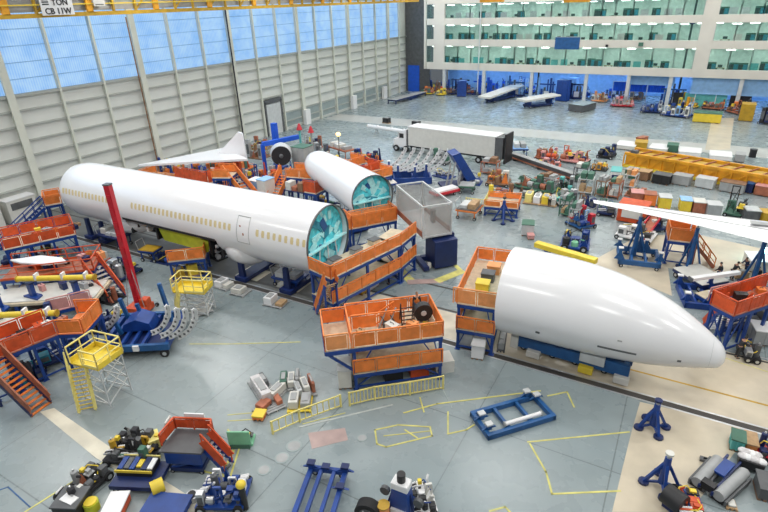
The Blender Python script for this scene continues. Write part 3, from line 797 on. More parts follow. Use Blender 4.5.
# big wing entering from the right
def zone(pts, z0, z1): return [(p.x, p.y) for p in pts]
w = thing('aircraft_wing', 'long white wing with pointed tip reaching in from the right edge over the clutter', 'wing', G(593, 201, 4.6))
o0 = w.location.copy()
le = [G(593, 200.5, 4.6), G(640, 206, 4.7), G(700, 214, 4.8), G(768, 222, 4.9)]
te = [G(594, 203, 4.6), G(645, 214, 4.7), G(700, 226, 4.8), G(768, 243, 4.9)]
for lst in (le, te):
    d = lst[-1] - lst[-2]; lst.append(lst[-1] + d * 1.6)
m = MB(); rs = []
for p, q in zip(le, te):
    p, q = p - o0, q - o0; ch = (q - p); th_ = max(.12, ch.length * .07); rr = []
    for i in range(9): t = i / 8; rr.append(tuple(p + ch * t + Vector((0, 0, th_ * math.sin(PI * t ** .6)))))
    for i in range(7, 0, -1): t = i / 8; rr.append(tuple(p + ch * t - Vector((0, 0, th_ * .7 * math.sin(PI * t ** .6)))))
    rs.append(rr)
m.rings(rs); build('wing_skin', m, 'skin_white', w, smooth=True)
m = MB()
pts = [p.lerp(q, t) - o0 + Vector((0, 0, max(.12, (q - p).length * .07) * math.sin(PI * t ** .6) + .01)) for p, q, t in zip(le[1:], te[1:], (.45, .5, .55, .58))]
for u, v in zip(pts, pts[1:]): m.bar(u, v, .1, .03)
build('flap_seam', m, 'grey', w)
m = MB(); u = le[3].lerp(te[3], .35) - o0; m.frame(u + Vector((1.0, 0, .42)), (4.5, .4, 0), (-.06, .7, 0), (0, 0, .05)); build('access_panel', m, 'grey', w)
wing_jacks = []
for i in (1, 2, 3):
    c_ = le[i].lerp(te[i], .5); t_ = max(.12, (te[i] - le[i]).length * .07) * .66
    j = jack('blue wing support jack under the big white wing, ' + ['', 'nearest its tip', 'at its middle', 'nearest the right edge'][i], (655, 222), c_.z - t_ - .12, 1.0, 'blue_mid', 'wing_jack', n=3); j.location = (c_.x, c_.y, 0)

# white stabiliser panel and fin behind the long barrel
st = thing('tail_stabiliser', 'long thin white tailplane lying on orange stands behind the long barrel', 'wing', G(165, 158, 3.6)); o0 = st.location.copy()
qd = [(160, 160), (245, 152), (262, 157), (240, 163)]
m = MB(); pts = [G(x, y, 3.6) - o0 for x, y in ((138, 166), (224, 149), (248, 160), (205, 162))]
m.prism([(p.x, p.y) for p in (pts if (pts[1] - pts[0]).cross(pts[2] - pts[0]).z > 0 else pts[::-1])], -.15, .2); build('panel', m, 'skin_white', st, bevel=.06)
fn = thing('tail_fin', 'white upright pointed fin leaning behind the long barrel in front of the wall', 'fin', G(232, 158, 3.2), 0)
B = G(232, 158, 3.2); dx = (G(246, 158, 3.2) - B)
m = MB(); e = Vector((.95, .3, 0)).normalized()
poly = [(-2.6, 0), (2.2, 0), (2.1, 3.4), (1.5, 3.6)]
vs = []
for s in (-.12, .12):
    for (u, v) in poly: vs.append((e.x * u - e.y * s, e.y * u + e.x * s, v))
m.add(vs, [(0, 1, 2, 3)[::-1], (4, 5, 6, 7), (0, 1, 5, 4), (1, 2, 6, 5), (2, 3, 7, 6), (3, 0, 4, 7)]); build('skin', m, 'skin_white', fn)
build('stand', MB().box(0, 0, -3.2, 2.6, .4, 3.2), 'redorange', fn)

# ================================================================== HELPERS THAT NEED HEIGHT
def GX(px, py, X): w = ray(px, py); t = X / w.x; return Vector((X, w.y * t, EYE + w.z * t))
def GY(px, py, Y): w = ray(px, py); t = Y / w.y; return Vector((w.x * t, Y, EYE + w.z * t))
def down(v, z=0.0): return Vector((v.x, v.y, z))
def edgez(p, q, z, W):
    a, b = G(*p, z), G(*q, z); d = b - a; n = Vector((-d.y, d.x, 0)).normalized(); c = (a + b) / 2 + n * W / 2
    return Vector((c.x, c.y, 0)), math.atan2(d.y, d.x), d.length
def plat(label, p, q, W, zs, **k):             # p, q: the front deck edge at the height of the top deck
    c, rz, L = edgez(p, q, zs[-1], W); return platform(label, None, None, W, zs, at=(c, rz), L=L, **k)

def flight(label, base, top, ztop, width, railm='orange', side='blue', step='steel', name='access_stair', group=None, panel=True):
    a, b = G(*base), G(*top, ztop); d = down(b) - a; run = d.length
    root = thing(name, label, 'stairs', down(b), math.atan2(-d.y, -d.x), group)
    n = max(4, round(ztop / .25)); m = MB()
    for k in range(n):
        x = run * (k + .5) / n; m.box(x, 0, ztop * (1 - (k + 1) / n) + .02, run / n * .8, width, .05)
    build('tread', m, step, root)
    for sg in (-1, 1):
        m = MB(); m.bar((0, sg * width / 2, ztop - .1), (run, sg * width / 2, .08), .07, .28); build('stringer', m, side, root)
        m = MB(); y = sg * width / 2; nn = max(3, round(run / 1.0))
        for k in range(nn + 1): x = run * k / nn; z = ztop * (1 - k / nn); m.bar((x, y, z), (x, y, z + 1), .07)
        m.bar((0, y, ztop + 1), (run, y, 1), .09)
        if panel: m.bar((0, y, ztop + .5), (run, y, .5), .03, .7)
        else: m.bar((0, y, ztop + .5), (run, y, .5), .06)
        build('handrail', m, railm, root)
    for s in (-1, 1): build('leg', MB().bar((.15, s * width / 2, 0), (.15, s * width / 2, ztop - .1), .12), side, root)
    return root

def skin_body(name, joints, bones, mt, parent=None, root_i=0, lvl=2):
    me = bpy.data.meshes.new(name); me.from_pydata([j[:3] for j in joints], bones, []); me.materials.append(M[mt])
    o = bpy.data.objects.new(name, me); C.objects.link(o)
    sk_ = o.modifiers.new('skin', 'SKIN'); sk_.use_smooth_shade = True
    if not len(me.skin_vertices): return o
    for i, j in enumerate(joints):
        v = me.skin_vertices[0].data[i]; r = j[3]; v.radius = (r, r) if not isinstance(r, tuple) else r
        v.use_root = (i == root_i)
    s = o.modifiers.new('sub', 'SUBSURF'); s.levels = lvl; s.render_levels = lvl
    if parent: o.parent = parent
    return o

def person(label, loc, rz, pose='stand', top='navy', leg='denim', hair='black', helmet=None, vest=None, z=0, group=None):
    root = thing('person', label, 'person', (loc[0], loc[1], z), rz, group)
    hip = .92; lean = 0; arms = [((.24, .02, 1.12), (.25, .12, .88)), ((-.24, .02, 1.12), (-.25, .12, .88))]
    feet = [((.1, .02, .5), (.1, 0, .09)), ((-.1, .02, .5), (-.1, 0, .09))]
    if pose == 'walk':
        feet = [((.1, .22, .52), (.1, .34, .09)), ((-.1, -.05, .5), (-.1, -.36, .14))]
        arms = [((.25, -.12, 1.12), (.26, -.12, .88)), ((-.25, .12, 1.14), (-.26, .32, .98))]
    if pose in ('reach', 'lean'): arms = [((.25, .2, 1.15), (.18, .45, 1.1)), ((-.25, .2, 1.15), (-.18, .45, 1.08))]
    if pose == 'lean': lean = .35
    if pose == 'crouch':
        hip = .42; lean = .2; feet = [((.14, .36, .52), (.12, .1, .09)), ((-.14, .36, .52), (-.12, .1, .09))]
        arms = [((.26, .2, -.38 + 1.0), (.16, .46, -.42 + 1.0)), ((-.26, .2, .62), (-.16, .46, .58))]
    dz = hip - .92
    def T(y, zz): return (y + lean * (zz - .92), zz + dz - abs(lean) * (zz - .92) * .25)
    sh = T(.0, 1.42); ch = T(.02, 1.22); nk = T(.0, 1.50); hd = T(.02, 1.60)
    J = [(0, 0, hip, .13), (0, ch[0] * .5, hip + .18, .125), (0, ch[0], ch[1], .14), (0, sh[0], sh[1], .11), (0, nk[0], nk[1], .058), (0, hd[0] + .01, hd[1], .075)]
    B = [(0, 1), (1, 2), (2, 3), (3, 4), (4, 5)]
    tops = []
    for (el, ha), sg in zip(arms, (1, -1)):
        if pose != 'crouch': el = (el[0], *T(el[1], el[2])); ha = (ha[0], *T(ha[1], ha[2]))
        i = len(J); J += [(sg * .17, sh[0], sh[1] - .02, .062), (*el, .043), (*ha, .028)]; B += [(3, i), (i, i + 1), (i + 1, i + 2)]
        hv = (Vector(ha) - Vector(el)).normalized(); p = Vector(ha) + hv * .07; J.append((*p, .036)); B.append((i + 2, i + 3)); tops.append((Vector(el), Vector(ha), p, hv, sg))
    for (kn, ft), sg in zip(feet, (1, -1)):
        i = len(J); J += [(sg * .1, 0, hip - .06, .09), (*kn, .062), (*ft, .042), (ft[0], ft[1] + .16, .045, .036)]; B += [(0, i), (i, i + 1), (i + 1, i + 2), (i + 2, i + 3)]
    body = skin_body('body', J, B, 'skin', root)
    # fingers, each a short bent chain rooted in the palm
    fm = MB()
    for el, ha, p, hv, sg in tops:
        side_ = hv.cross(Vector((0, 1, 0))).normalized() if abs(hv.y) < .9 else Vector((1, 0, 0)); nrm = hv.cross(side_)
        for k, ln in enumerate((.07, .08, .075, .06)):
            s = p + side_ * (k - 1.5) * .019 + hv * .02; e1 = s + hv * ln * .55; e2 = e1 + (hv + nrm * .6).normalized() * ln * .5
            fm.tube(s, e1, .009, .008, n=6); fm.tube(e1, e2, .008, .006, n=6)
        s = p - side_ * .03 - hv * .03; e1 = s - side_ * .025 + hv * .03; fm.tube(s, e1, .01, .009, n=6); fm.tube(e1, e1 + hv * .03, .009, .007, n=6)
    build('fingers', fm, 'skin', body)
    # head with face
    hy, hz = hd[0] + .015, hd[1] + .045
    head = build('head', MB().blob(0, hy, hz, .078, .095, .12, 16, 10), 'skin', root, smooth=True)
    for s in (-1, 1):
        build('eye', MB().blob(s * .03, hy + .083, hz + .005, .011, .01, .008, 8, 5), 'charcoal', head); build('ear', MB().blob(s * .08, hy, hz - .005, .012, .022, .032, 8, 5), 'skin', head)
    build('nose', MB().add([(-.014, hy + .088, hz - .03), (.014, hy + .088, hz - .03), (0, hy + .118, hz - .028), (0, hy + .09, hz + .01)], [(0, 1, 2), (0, 2, 3), (1, 3, 2), (0, 3, 1)]), 'skin', head)
    build('mouth', MB().box(0, hy + .083, hz - .058, .045, .015, .008), 'rust', head)
    build('hair' if not helmet else 'helmet', MB().blob(0, hy - .018, hz + .035, .088, .098, .10, 16, 8), helmet or hair, root, smooth=True)
    # clothes: slightly larger skins over the same skeleton
    TJ = [(J[0][0], J[0][1], J[0][2] + .02, .15), (*J[1][:3], .145), (*J[2][:3], .16), (*J[3][:3], .125)]; TB = [(0, 1), (1, 2), (2, 3)]
    for el, ha, p, hv, sg in tops:
        i = len(TJ); TJ += [(sg * .17, sh[0], sh[1] - .02, .078), (*el, .058), (*(ha - hv * .02), .045)]; TB += [(3, i), (i, i + 1), (i + 1, i + 2)]
    skin_body('jacket', TJ, TB, top, root)
    if vest: skin_body('vest', [(*TJ[0][:3], .165), (*TJ[1][:3], .16), (*TJ[2][:3], .175), (*TJ[3][:3], .13)], [(0, 1), (1, 2), (2, 3)], vest, root)
    LJ = [(0, 0, hip, .15)]; LB = []
    for (kn, ft), sg in zip(feet, (1, -1)):
        i = len(LJ); LJ += [(sg * .1, 0, hip - .06, .105), (*kn, .078), (ft[0], ft[1], ft[2] + .03, .058)]; LB += [(0, i), (i, i + 1), (i + 1, i + 2)]
    skin_body('trousers', LJ, LB, leg, root)
    for (kn, ft) in feet: build('shoe', MB().blob(ft[0], ft[1] + .07, .05, .05, .14, .05, 10, 6), 'black', root, smooth=True)
    return root

# ================================================================== CRANE GIRDER AND HOISTS
XG = -60.5
g0 = GX(0, 19, XG); zb = g0.z
cg = thing('crane_girder', 'long ochre steel crane girder running along the top of the daylight wall', 'crane', (XG, 60, zb))
build('bottom_chord', MB().box(0, 0, -.05, .5, 130, .42), 'ochre', cg)
build('top_chord', MB().box(0, 0, 3.1, .5, 130, .4), 'ochre', cg)
m = MB(); m.box(-.3, 0, .5, .06, 130, 2.4); build('web', m, 'grey', cg)
for k in range(44):
    y = -64 + k * 3.0; m = MB(); m.box(.1, y, .3, .3, .22 if k % 3 else .7, 2.9); build('upright', m, 'ochre' if k % 3 else 'amber', cg)
    if k % 2: build('diagonal', MB().bar((.1, y, .4), (.1, y + 3, 3.1), .16), 'ochre', cg)
for k in range(12): build('bracket', MB().box(-3.0, -60 + k * 11.7, 3.3, 6.2, .4, .5), 'ochre', cg)
for z in (1.1, 2.0): build('walkway_rail', MB().box(.3, 0, z, .1, 130, .12), 'yellow', cg)
s = GX(60, 7, XG + .5); so = thing('crane_sign', 'white sign board with bold black lettering on the ochre crane girder', 'sign', (XG + .5, s.y - .3, zb + .15), 0)
build('board', MB().box(0, 0, 0, .08, 3.5, 1.9), 'white', so)
def text(s_, parent, loc, size, mt, rot=(PI / 2, 0, PI / 2), name='lettering'):
    cu = bpy.data.curves.new(name, 'FONT'); cu.body = s_; cu.size = size; cu.extrude = .015; cu.align_x = 'CENTER'; cu.offset = size * .02
    t = bpy.data.objects.new(name, cu); C.objects.link(t); dg = bpy.context.evaluated_depsgraph_get(); me = bpy.data.meshes.new_from_object(t.evaluated_get(dg))
    bpy.data.objects.remove(t); o = bpy.data.objects.new(name, me); C.objects.link(o); me.materials.clear(); me.materials.append(M[mt]); o.parent = parent; o.location = loc; o.rotation_euler = rot
    return o
text('TON', so, (.06, .35, .95), .8, 'black'); text('CB 11W', so, (.06, 0, .12), .8, 'black'); build('emblem', MB().box(.05, -1.2, .98, .03, .7, .12).box(.05, -1.2, 1.2, .03, .7, .12).box(.05, -1.2, 1.42, .03, .7, .12), 'black', so)
s = GX(100, 7, XG + .5); so = thing('small_sign', 'small white plate on the ochre crane girder right of the lettered board', 'sign', (XG + .5, s.y, zb + .9)); build('board', MB().box(0, 0, 0, .06, 1.4, 1.0), 'offwhite', so); build('border', MB().box(.04, 0, .1, .02, 1.0, .1), 'grey_dark', so)
build('cable', MB().tube((WX + .95, 49.6, .2), (WX + .95, 49.6, 21), .09), 'brown', wl); build('cable', MB().tube((WX + .95, 67.6, .2), (WX + .95, 67.6, 24), .12), 'charcoal', wl)
def hoist(label, px, py, zt, mt='charcoal', ball=None, group=None, r=.09, zb_=0.6, hook=True):
    g = G(px, py); o = thing('hoist_cable', label, 'crane', (g.x, g.y, 0), 0)
    build('cable', MB().tube((0, 0, zb_), (0, 0, zt), r, n=8), mt, o)
    build('hook_block', MB().box(0, 0, zb_ - .1, .5, .4, .7).tube((0, 0, zb_ - .5), (0, 0, zb_), .06), 'grey_dark', o)
    if ball: build('sheave', MB().tube((0, -.2, ball), (0, .2, ball), .8, n=16), 'blue_dark', o)
    build('hanger', MB().box(0, 0, 30.4, .6, .6, .6), 'grey_dark', o)
    return o
hoist('black hoist cable with pulley hanging in front of the offices near the blue banner', 537, 92, 30.5, ball=15.5, r=.2)
hoist('dark hoist cable with blue pulley hanging near the wide office pier at right', 676, 104, 30.5, ball=16.5, r=.2)
hoist('pale hoist cable hanging in front of the left part of the offices', 477, 97, 30.5, 'grey_light', r=.13)
hoist('thin pale hoist cable hanging between the two black pulley cables', 604, 92, 30.5, 'grey', r=.1)
for px, lab, x2 in ((492, 'ochre crane trolley high above the left offices', 0), (577, 'ochre crane trolley high above the office front between the hoist cables', 0)):
    s = GY(px, 1, 112); o = thing('crane_trolley', lab, 'crane', s, 0)
    build('carriage', MB().box(0, 0, -.2, 4.4, 2, .9), 'amber', o); build('drum', MB().tube((-1.2, 0, .9), (1.2, 0, .9), .5, n=14), 'ochre', o); build('hanger', MB().box(-1.6, 0, .7, .3, .3, 31 - s.z - .7).box(1.6, 0, .7, .3, .3, 31 - s.z - .7), 'ochre', o)
s = GY(567, 43, BY - .5); bn = thing('banner', 'blue banner hanging on the office front beside the black pulley cable', 'banner', (s.x, BY - .36, s.z - 1.3)); build('cloth', MB().box(0, 0, 0, 5.2, .06, 2.5), 'blue_mid', bn); build('rod', MB().tube((-2.7, 0, 2.5), (2.7, 0, 2.5), .06), 'steel', bn)
for i, (px, py) in enumerate(((641, 44), (607, 45))):
    s = GY(px, py, BY - .4); o = thing('wall_speaker', ['small grey box fixed on the office front, right of the banner', 'smaller dark box fixed on the office front close to the banner'][i], 'speaker', (s.x, BY - .5, s.z - .4)); build('housing', MB().box(0, 0, 0, [.9, .5][i], .35, [.7, .5][i]), ['green_dark', 'black'][i], o); build('bracket', MB().box(0, .15, .2, .2, .3, .1), 'steel', o)

# ================================================================== ORANGE TWO-STOREY PLATFORMS AT THE JOINS
P1 = plat('two storey orange work platform standing alone at the centre behind a yellow slatted fence', (352, 348), (443, 336), 3.4, [1.35, 3.3], over=0, rails='BLR', railm='orange', stair=None)
P1.name = 'work_platform'
L1 = (G(443, 336, 3.3) - G(352, 348, 3.3)).length
m = rail(MB(), (-L1 / 2 + .1, -1.7), (L1 / 2, -1.7), 3.3); build('railing', m, 'orange', P1)
# left wing of the deck with its stair landing
build('landing', MB().box(-L1 / 2 - .8, -.2, 3.23, 1.6, 3.0, .07), 'deck', P1)
build('landing_frame', MB().box(-L1 / 2 - .8, -1.7, 2.96, 1.6, .12, .27).box(-L1 / 2 - 1.6, -.2, 2.96, .12, 3.0, .27), 'blue', P1)
build('landing_brace', MB().bar((-L1 / 2 - 1.5, -1.6, 3.0), (-L1 / 2 + .1, -1.6, 1.5), .14), 'blue', P1); build('landing_brace', MB().bar((-L1 / 2 - 1.5, 1.2, 3.0), (-L1 / 2 + .1, 1.2, 1.5), .14), 'blue', P1)
build('railing', rail(MB(), (-L1 / 2 - 1.6, -1.7), (-L1 / 2 - .2, -1.7), 3.3, 1.1), 'orange_light', P1); build('railing', rail(MB(), (-L1 / 2 - 1.6, -1.7), (-L1 / 2 - 1.6, 1.3), 3.3, 1.1), 'orange', P1)
build('railing', rail(MB(), (-L1 / 2 - 1.6, 1.3), (-L1 / 2, 1.3), 3.3, 1.1), 'orange', P1)
build('railing', rail(MB(), (-L1 / 2 + .2, .2), (-L1 / 2 + 3.6, .2), 3.3, 1.05), 'orange', P1)
stairs(P1, -L1 / 2 + 3.2, .9, 3.3, -1, 0, 2.8, 1.0, step='orange', railm='orange', side='orange', z0=1.35)
for i in range(3): build('stored_bin', MB().box(-L1 / 2 + 2.6 + i * 1.7, -.6, 0, 1.2, 1.2, .9), ['black', 'redorange', 'offwhite'][i], P1)
c1, r1, _ = edgez((352, 348), (443, 336), 3.3, 3.4); RM1 = Matrix.Rotation(r1, 3, 'Z')
def on_P1(x, y, z=3.3): return c1 + RM1 @ Vector((x, y, 0)) + Vector((0, 0, z))
o = thing('step_ladder', 'black step ladder frame standing on the central platform deck', 'ladder', on_P1(L1 / 2 - 1.9, -.2), r1)
for s in (-1, 1):
    build('side_rail', MB().bar((s * .4, -.3, 0), (s * .4, .1, 1.7), .07), 'black', o); build('rear_leg', MB().bar((s * .4, .5, 0), (s * .4, .1, 1.7), .06), 'black', o)
for k in range(6): build('rung', MB().bar((-.4, -.3 + .06 * k, .25 * (k + .6)), (.4, -.3 + .06 * k, .25 * (k + .6)), .06), 'black', o)
o = thing('hose_reel', 'black round hose reel on the right end of the central platform', 'reel', on_P1(L1 / 2 - .8, .2), r1)
build('drum', MB().tube((0, -.25, .75), (0, .25, .75), .6, n=20), 'black', o); build('stand', MB().bar((-.4, 0, 0), (0, 0, .75), .08).bar((.4, 0, 0), (0, 0, .75), .08), 'grey_dark', o); build('hub', MB().tube((0, -.3, .75), (0, .3, .75), .18), 'grey_light', o)
for i, x in enumerate((-.9, -.3)):
    o = thing('trestle', ['grey folded trestle on the central platform, left one', 'grey folded trestle on the central platform next to the black ladder'][i], 'trestle', on_P1(x + .3, 0), r1); build('beam', MB().bar((-.3, 0, 0), (.3, .3, 1.2), .08), 'grey', o); build('leg', MB().bar((.3, 0, 0), (-.1, .2, .8), .06), 'grey_dark', o)
person('person in dark clothes and orange vest standing at the right end of the central platform', on_P1(L1 / 2 - 1.0, 1.0), r1 + PI, 'stand', 'charcoal', 'denim', 'brown', vest='orange', z=3.3)
crate('white cabinet under the left corner of the central platform', (339, 390), (352, 389), 1.4, 1.5, 'offwhite', 'grey_light', name='tool_cabinet', cat='cabinet', ribs=False)
# yellow barrier in front
def fence(label, pts, h=1.0, mt='yellow_pale', sp=.22, name='safety_fence'):
    a = G(*pts[0]); o = thing(name, label, 'fence', a, 0)
    P_ = [G(*p) - a for p in pts]
    for u, v in zip(P_, P_[1:]):
        n = max(2, int((v - u).length / sp)); m = MB()
        m.bar(u + Vector((0, 0, h)), v + Vector((0, 0, h)), .07); m.bar(u + Vector((0, 0, .12)), v + Vector((0, 0, .12)), .06)
        for k in range(1, n): p = u.lerp(v, k / n); m.bar(p + Vector((0, 0, .1)), p + Vector((0, 0, h)), .045)
        build('panel', m, mt, o)
    for u in P_: build('post', MB().bar(u, u + Vector((0, 0, h + .05)), .1), mt, o)
    return o
fence('yellow slatted barrier along the foot of the central platform', [(350, 406), (375, 400), (410, 395), (443, 389)])
fence('low yellow barrier in front of the grey pallets', [(273, 434), (300, 422), (341, 407)], .9, sp=.35)

P2 = plat('two storey orange and blue work platform wrapped round the blunt end of the nose section', (457, 303), (496, 309), 6.9, [1.7, 3.7], rails='LB', lower_rails='FL', legs=2)
build('railing', rail(MB(), (-1.55, -3.45), (1.55, -3.45), 3.7, 1.15), 'orange_light', P2)
c2, r2, Lp2 = edgez((457, 303), (496, 309), 3.7, 6.9)
def rel(c, r, x, y, z): return c + Matrix.Rotation(r, 3, 'Z') @ Vector((x, y, 0)) + Vector((0, 0, z))
for x, y, mt, lab in ((0, -1.2, 'yellow', 'yellow tool bin on the deck beside the nose section'), (.3, 1.6, 'orange_light', 'pale orange parts box at the far end of the deck beside the nose section'), (.1, .3, 'grey_dark', 'dark grey tool case on the deck beside the nose section')):
    o = thing('tool_box', lab, 'box', rel(c2, r2, x, y, 3.7), r2); build('body', MB().box(0, 0, 0, .9, .8, .6), mt, o, bevel=.03); build('lid', MB().box(0, 0, .6, .95, .85, .08), mt, o)
build('landing_gate', rail(MB(), (Lp2 / 2, -3.3), (Lp2 / 2, -1.6), 3.7, 1.1, False), 'grey_dark', P2)
crate('white wheeled cabinet on the floor at the foot of the nose platform', (471, 359), (483, 361), 1.0, 1.15, 'white', 'grey_light', name='tool_cabinet', cat='cabinet', ribs=False)
crate('grey and white drawer unit under the nose platform', (459, 347), (472, 349), 1.2, 1.3, 'grey_light', 'blue_dark', name='tool_cabinet', cat='cabinet', ribs=False)
o = pallet('folded grey gangway leaning beside the lower deck of the nose platform', (497, 352), (504, 353), 3.0, [(0, 0, .8, .9, .5, 'grey')], pm='grey_dark', name='gangway')

P3 = plat('long two storey orange platform across the open cyan end of the windowed barrel', (331, 279), (401, 245), 2.5, [1.5, 3.6], rails='FL', lower_rails='F', legs=3, stair=None)
P3b = plat('orange walkway continuing right from the long barrel platform towards the cage lift', (401.5, 244.5), (416, 233), 2.5, [1.5, 3.6], rails='F', lower_rails='F', legs=2)
c3, r3, Lp3 = edgez((331, 279), (401, 245), 3.6, 2.5)
flight('steep orange stair going down from the front of the windowed barrel platform', (322, 312), (331, 283), 3.4, 1.0, step='wood')
for x, y, mt, lab in ((-3.2, .1, 'black', 'black machine on the deck inside the open barrel end'), (-2.0, .4, 'offwhite', 'white parts crate on the platform by the open barrel'), (.4, .5, 'grey', 'grey parts crate midway along the long barrel platform'), (2.6, .6, 'deck', 'tan box at the right part of the long barrel platform')):
    o = thing('parts_box', lab, 'box', rel(c3, r3, x, y, 3.6), r3); build('body', MB().box(0, 0, 0, .9, .7, .45), mt, o, bevel=.04); build('lid', MB().box(0, 0, .45, .95, .75, .06), 'grey_dark', o)
cart('blue tool cart in the shade below the windowed barrel left of its platform', (272, 286), (298, 292), 1.8, .9, 'blue', load='boxes'); 
crate('ochre bin beside the lower deck of the long barrel platform', (362, 296), (370, 291), 1, .8, 'ochre', ribs=False, name='bin', cat='bin'); crate('grey white cabinet beside the lower deck of the long barrel platform', (370, 292), (379, 286), 1, 1.3, 'grey_light', ribs=False, name='tool_cabinet', cat='cabinet')
crate('white cabinet on the floor by the steep orange stair', (330, 314), (341, 311), 1.2, .8, 'grey_light', ribs=False, name='tool_cabinet', cat='cabinet')
person('person in blue overalls standing by the right end of the long barrel platform', G(389, 284), 2.4, 'stand', 'blue_mid', 'navy')

P4 = plat('orange platform with blue edge in front of the short cyan lined section', (352, 229), (397, 220), 2.0, [2.9], rails='FRL', legs=2, h=1.3)
build('railing', rail(MB(), (-2.2, .2), (2.2, .2), 2.9, 1.3), 'orange_light', P4)
plat('narrow orange step platform between the two cyan lined barrel ends', (340, 231), (351, 229), 1.6, [2.9], rails='FL', legs=2)

# cage lift
c, rz, L = edgez((397, 214), (423, 239), 3.0, 2.7)
cl = thing('cage_lift', 'grey mesh walled cage raised on a dark blue lift base beside the barrel platforms', 'lift', c, rz)
build('floor_plate', MB().box(0, 0, 3.0, L, 2.7, .15), 'grey_light', cl)
for sx in (-1, 1):
    for sy in (-1, 1): build('corner_post', MB().box(sx * L / 2, sy * 1.35, 3.0, .12, .12, 3.0), 'grey_light', cl)
for s in (-1, 1):
    m = MB(); m.box(0, s * 1.35, 3.2, L, .03, 2.6); build('mesh_wall', m, 'cage_mesh', cl); m = MB(); m.box(s * L / 2, 0, 3.2, .03, 2.7, 2.6); build('mesh_wall', m, 'cage_mesh', cl)
    build('top_rail', MB().box(0, s * 1.35, 5.9, L, .12, .12), 'grey_light', cl); build('top_rail', MB().box(s * L / 2, 0, 5.9, .12, 2.7, .12), 'grey_light', cl)
    build('toe_board', MB().box(0, s * 1.37, 3.1, L, .05, .5), 'rust', cl)
build('control_panel', MB().box(.3, .9, 3.15, .5, .3, 1.2), 'grey_dark', cl)
bl = G(438, 264) - c; bl = Matrix.Rotation(-rz, 3, 'Z') @ bl
build('lift_base', MB().box(bl.x, bl.y + .3, .15, 2.2, 2.2, 2.6), 'blue_dark', cl, bevel=.05); build('mast', MB().box(bl.x - .2, bl.y + 1.0, 2.0, .9, .9, 1.0), 'blue_dark', cl)
build('outrigger', MB().bar((bl.x - 1.2, bl.y - 1.2, .3), (bl.x - .9, bl.y + 1.8, .3), .5, .4), 'blue_dark', cl); build('outrigger', MB().bar((bl.x + 1.1, bl.y - 1.6, .3), (bl.x - 1.4, bl.y - 1.5, .3), .5, .4), 'blue_dark', cl)
build('ballast', MB().box(bl.x + .7, bl.y - 1.2, .2, .3, .3, .5), 'offwhite', cl)

# ================================================================== YELLOW STAIR STANDS
def yellow_stand(label, deckpx, z, L, W, rz, base, legm='grey_light', loads=True):
    g = G(*deckpx, z); root = thing('stair_stand', label, 'stair stand', down(g), rz)
    build('deck', MB().box(0, 0, z - .1, L, W, .1), 'yellow', root)
    for s, (a, b) in {'F': ((-L / 2 + 1.0, -W / 2), (L / 2, -W / 2)), 'B': ((-L / 2, W / 2), (L / 2, W / 2)), 'L': ((-L / 2, -W / 2), (-L / 2, W / 2)), 'R': ((L / 2, -W / 2), (L / 2, W / 2))}.items():
        build('railing', rail(MB(), a, b, z, 1.1, False, sp=.9, r=.04), 'yellow_pale', root)
    build('toe_board', MB().box(0, W / 2, z, L, .05, .3).box(L / 2, 0, z, .05, W, .3).box(-L / 2, 0, z, .05, W, .3), 'yellow', root)
    for sx in (-1, 1):
        for sy in (-1, 1): build('leg', MB().tube((sx * (L / 2 - .1), sy * (W / 2 - .1), .1), (sx * (L / 2 - .1), sy * (W / 2 - .1), z - .1), .05), legm, root)
    m = MB()
    for s in (-1, 1):
        for j in range(3):
            z0, z1 = .3 + (z - .5) * j / 3, .3 + (z - .5) * (j + 1) / 3
            m.bar((s * (L / 2 - .1), -W / 2 + .1, z0), (s * (L / 2 - .1), W / 2 - .1, z1), .06); m.bar((-L / 2 + .1, s * (W / 2 - .1), z1), (L / 2 - .1, s * (W / 2 - .1), z0), .06)
            m.bar((-L / 2 + .1, s * (W / 2 - .1), z0), (L / 2 - .1, s * (W / 2 - .1), z0), .06)
    build('brace', m, legm, root)
    b = Matrix.Rotation(-rz, 3, 'Z') @ (G(*base) - down(g)); x0 = -L / 2 + .5; st = thing_part('stair', root); n = round(z / .25)
    A = Vector((x0, -W / 2, z)); Bv = Vector((b.x, b.y, 0)); dv = Vector((Bv.x - A.x, Bv.y - A.y, 0)); sd = Vector((-dv.y, dv.x, 0)).normalized()
    for k in range(1, n): p = A.lerp(Bv, k / n); build('tread', MB().frame(p, dv / n * .8, sd * .85, (0, 0, .05)), 'yellow', st)
    for s in (-1, 1):
        o_ = sd * s * .45; build('stringer', MB().bar(A + o_, Bv + o_ + Vector((0, 0, .1)), .06, .2), 'yellow_pale', st)
        m = MB(); U = Vector((0, 0, 1))
        for k in range(5): p = A.lerp(Bv, k / 4) + o_; m.bar(p, p + U, .05)
        m.bar(A + o_ + U, Bv + o_ + U, .07); m.bar(A + o_ + U * .5, Bv + o_ + U * .5, .05); build('handrail', m, 'yellow_pale', st)
    return root
yellow_stand('yellow railed stair stand with grey legs standing left beside the curved frame cart', (97, 357), 3.0, 2.2, 1.9, .15, (88, 412))
yellow_stand('yellow railed stand with pale legs under the belly of the windowed barrel', (193, 288), 2.2, 2.6, 1.5, .35, (178, 318))
o = pallet('yellow work bench with fittings behind the stand under the barrel belly', (172, 283), (202, 276), 1.4, [(-.2, 0, .35, .6, .8, 'ochre'), (.25, 0, .35, .6, 1.0, 'yellow')], name='work_bench')
plat('orange work platform beneath the yellow green wing root panel of the barrel', (168, 262), (205, 258), 2.6, [2.0], rails='FR', legs=2, railm='orange')
cart('dark blue tool cart below the barrel belly, left of the wing root', (98, 246), (120, 251), 1.8, 1.3, 'blue_dark', load='boxes'); cart('ochre and blue trolley under the barrel beside the wing root', (140, 262), (156, 264), 1.4, 1.2, 'blue', top='ochre')
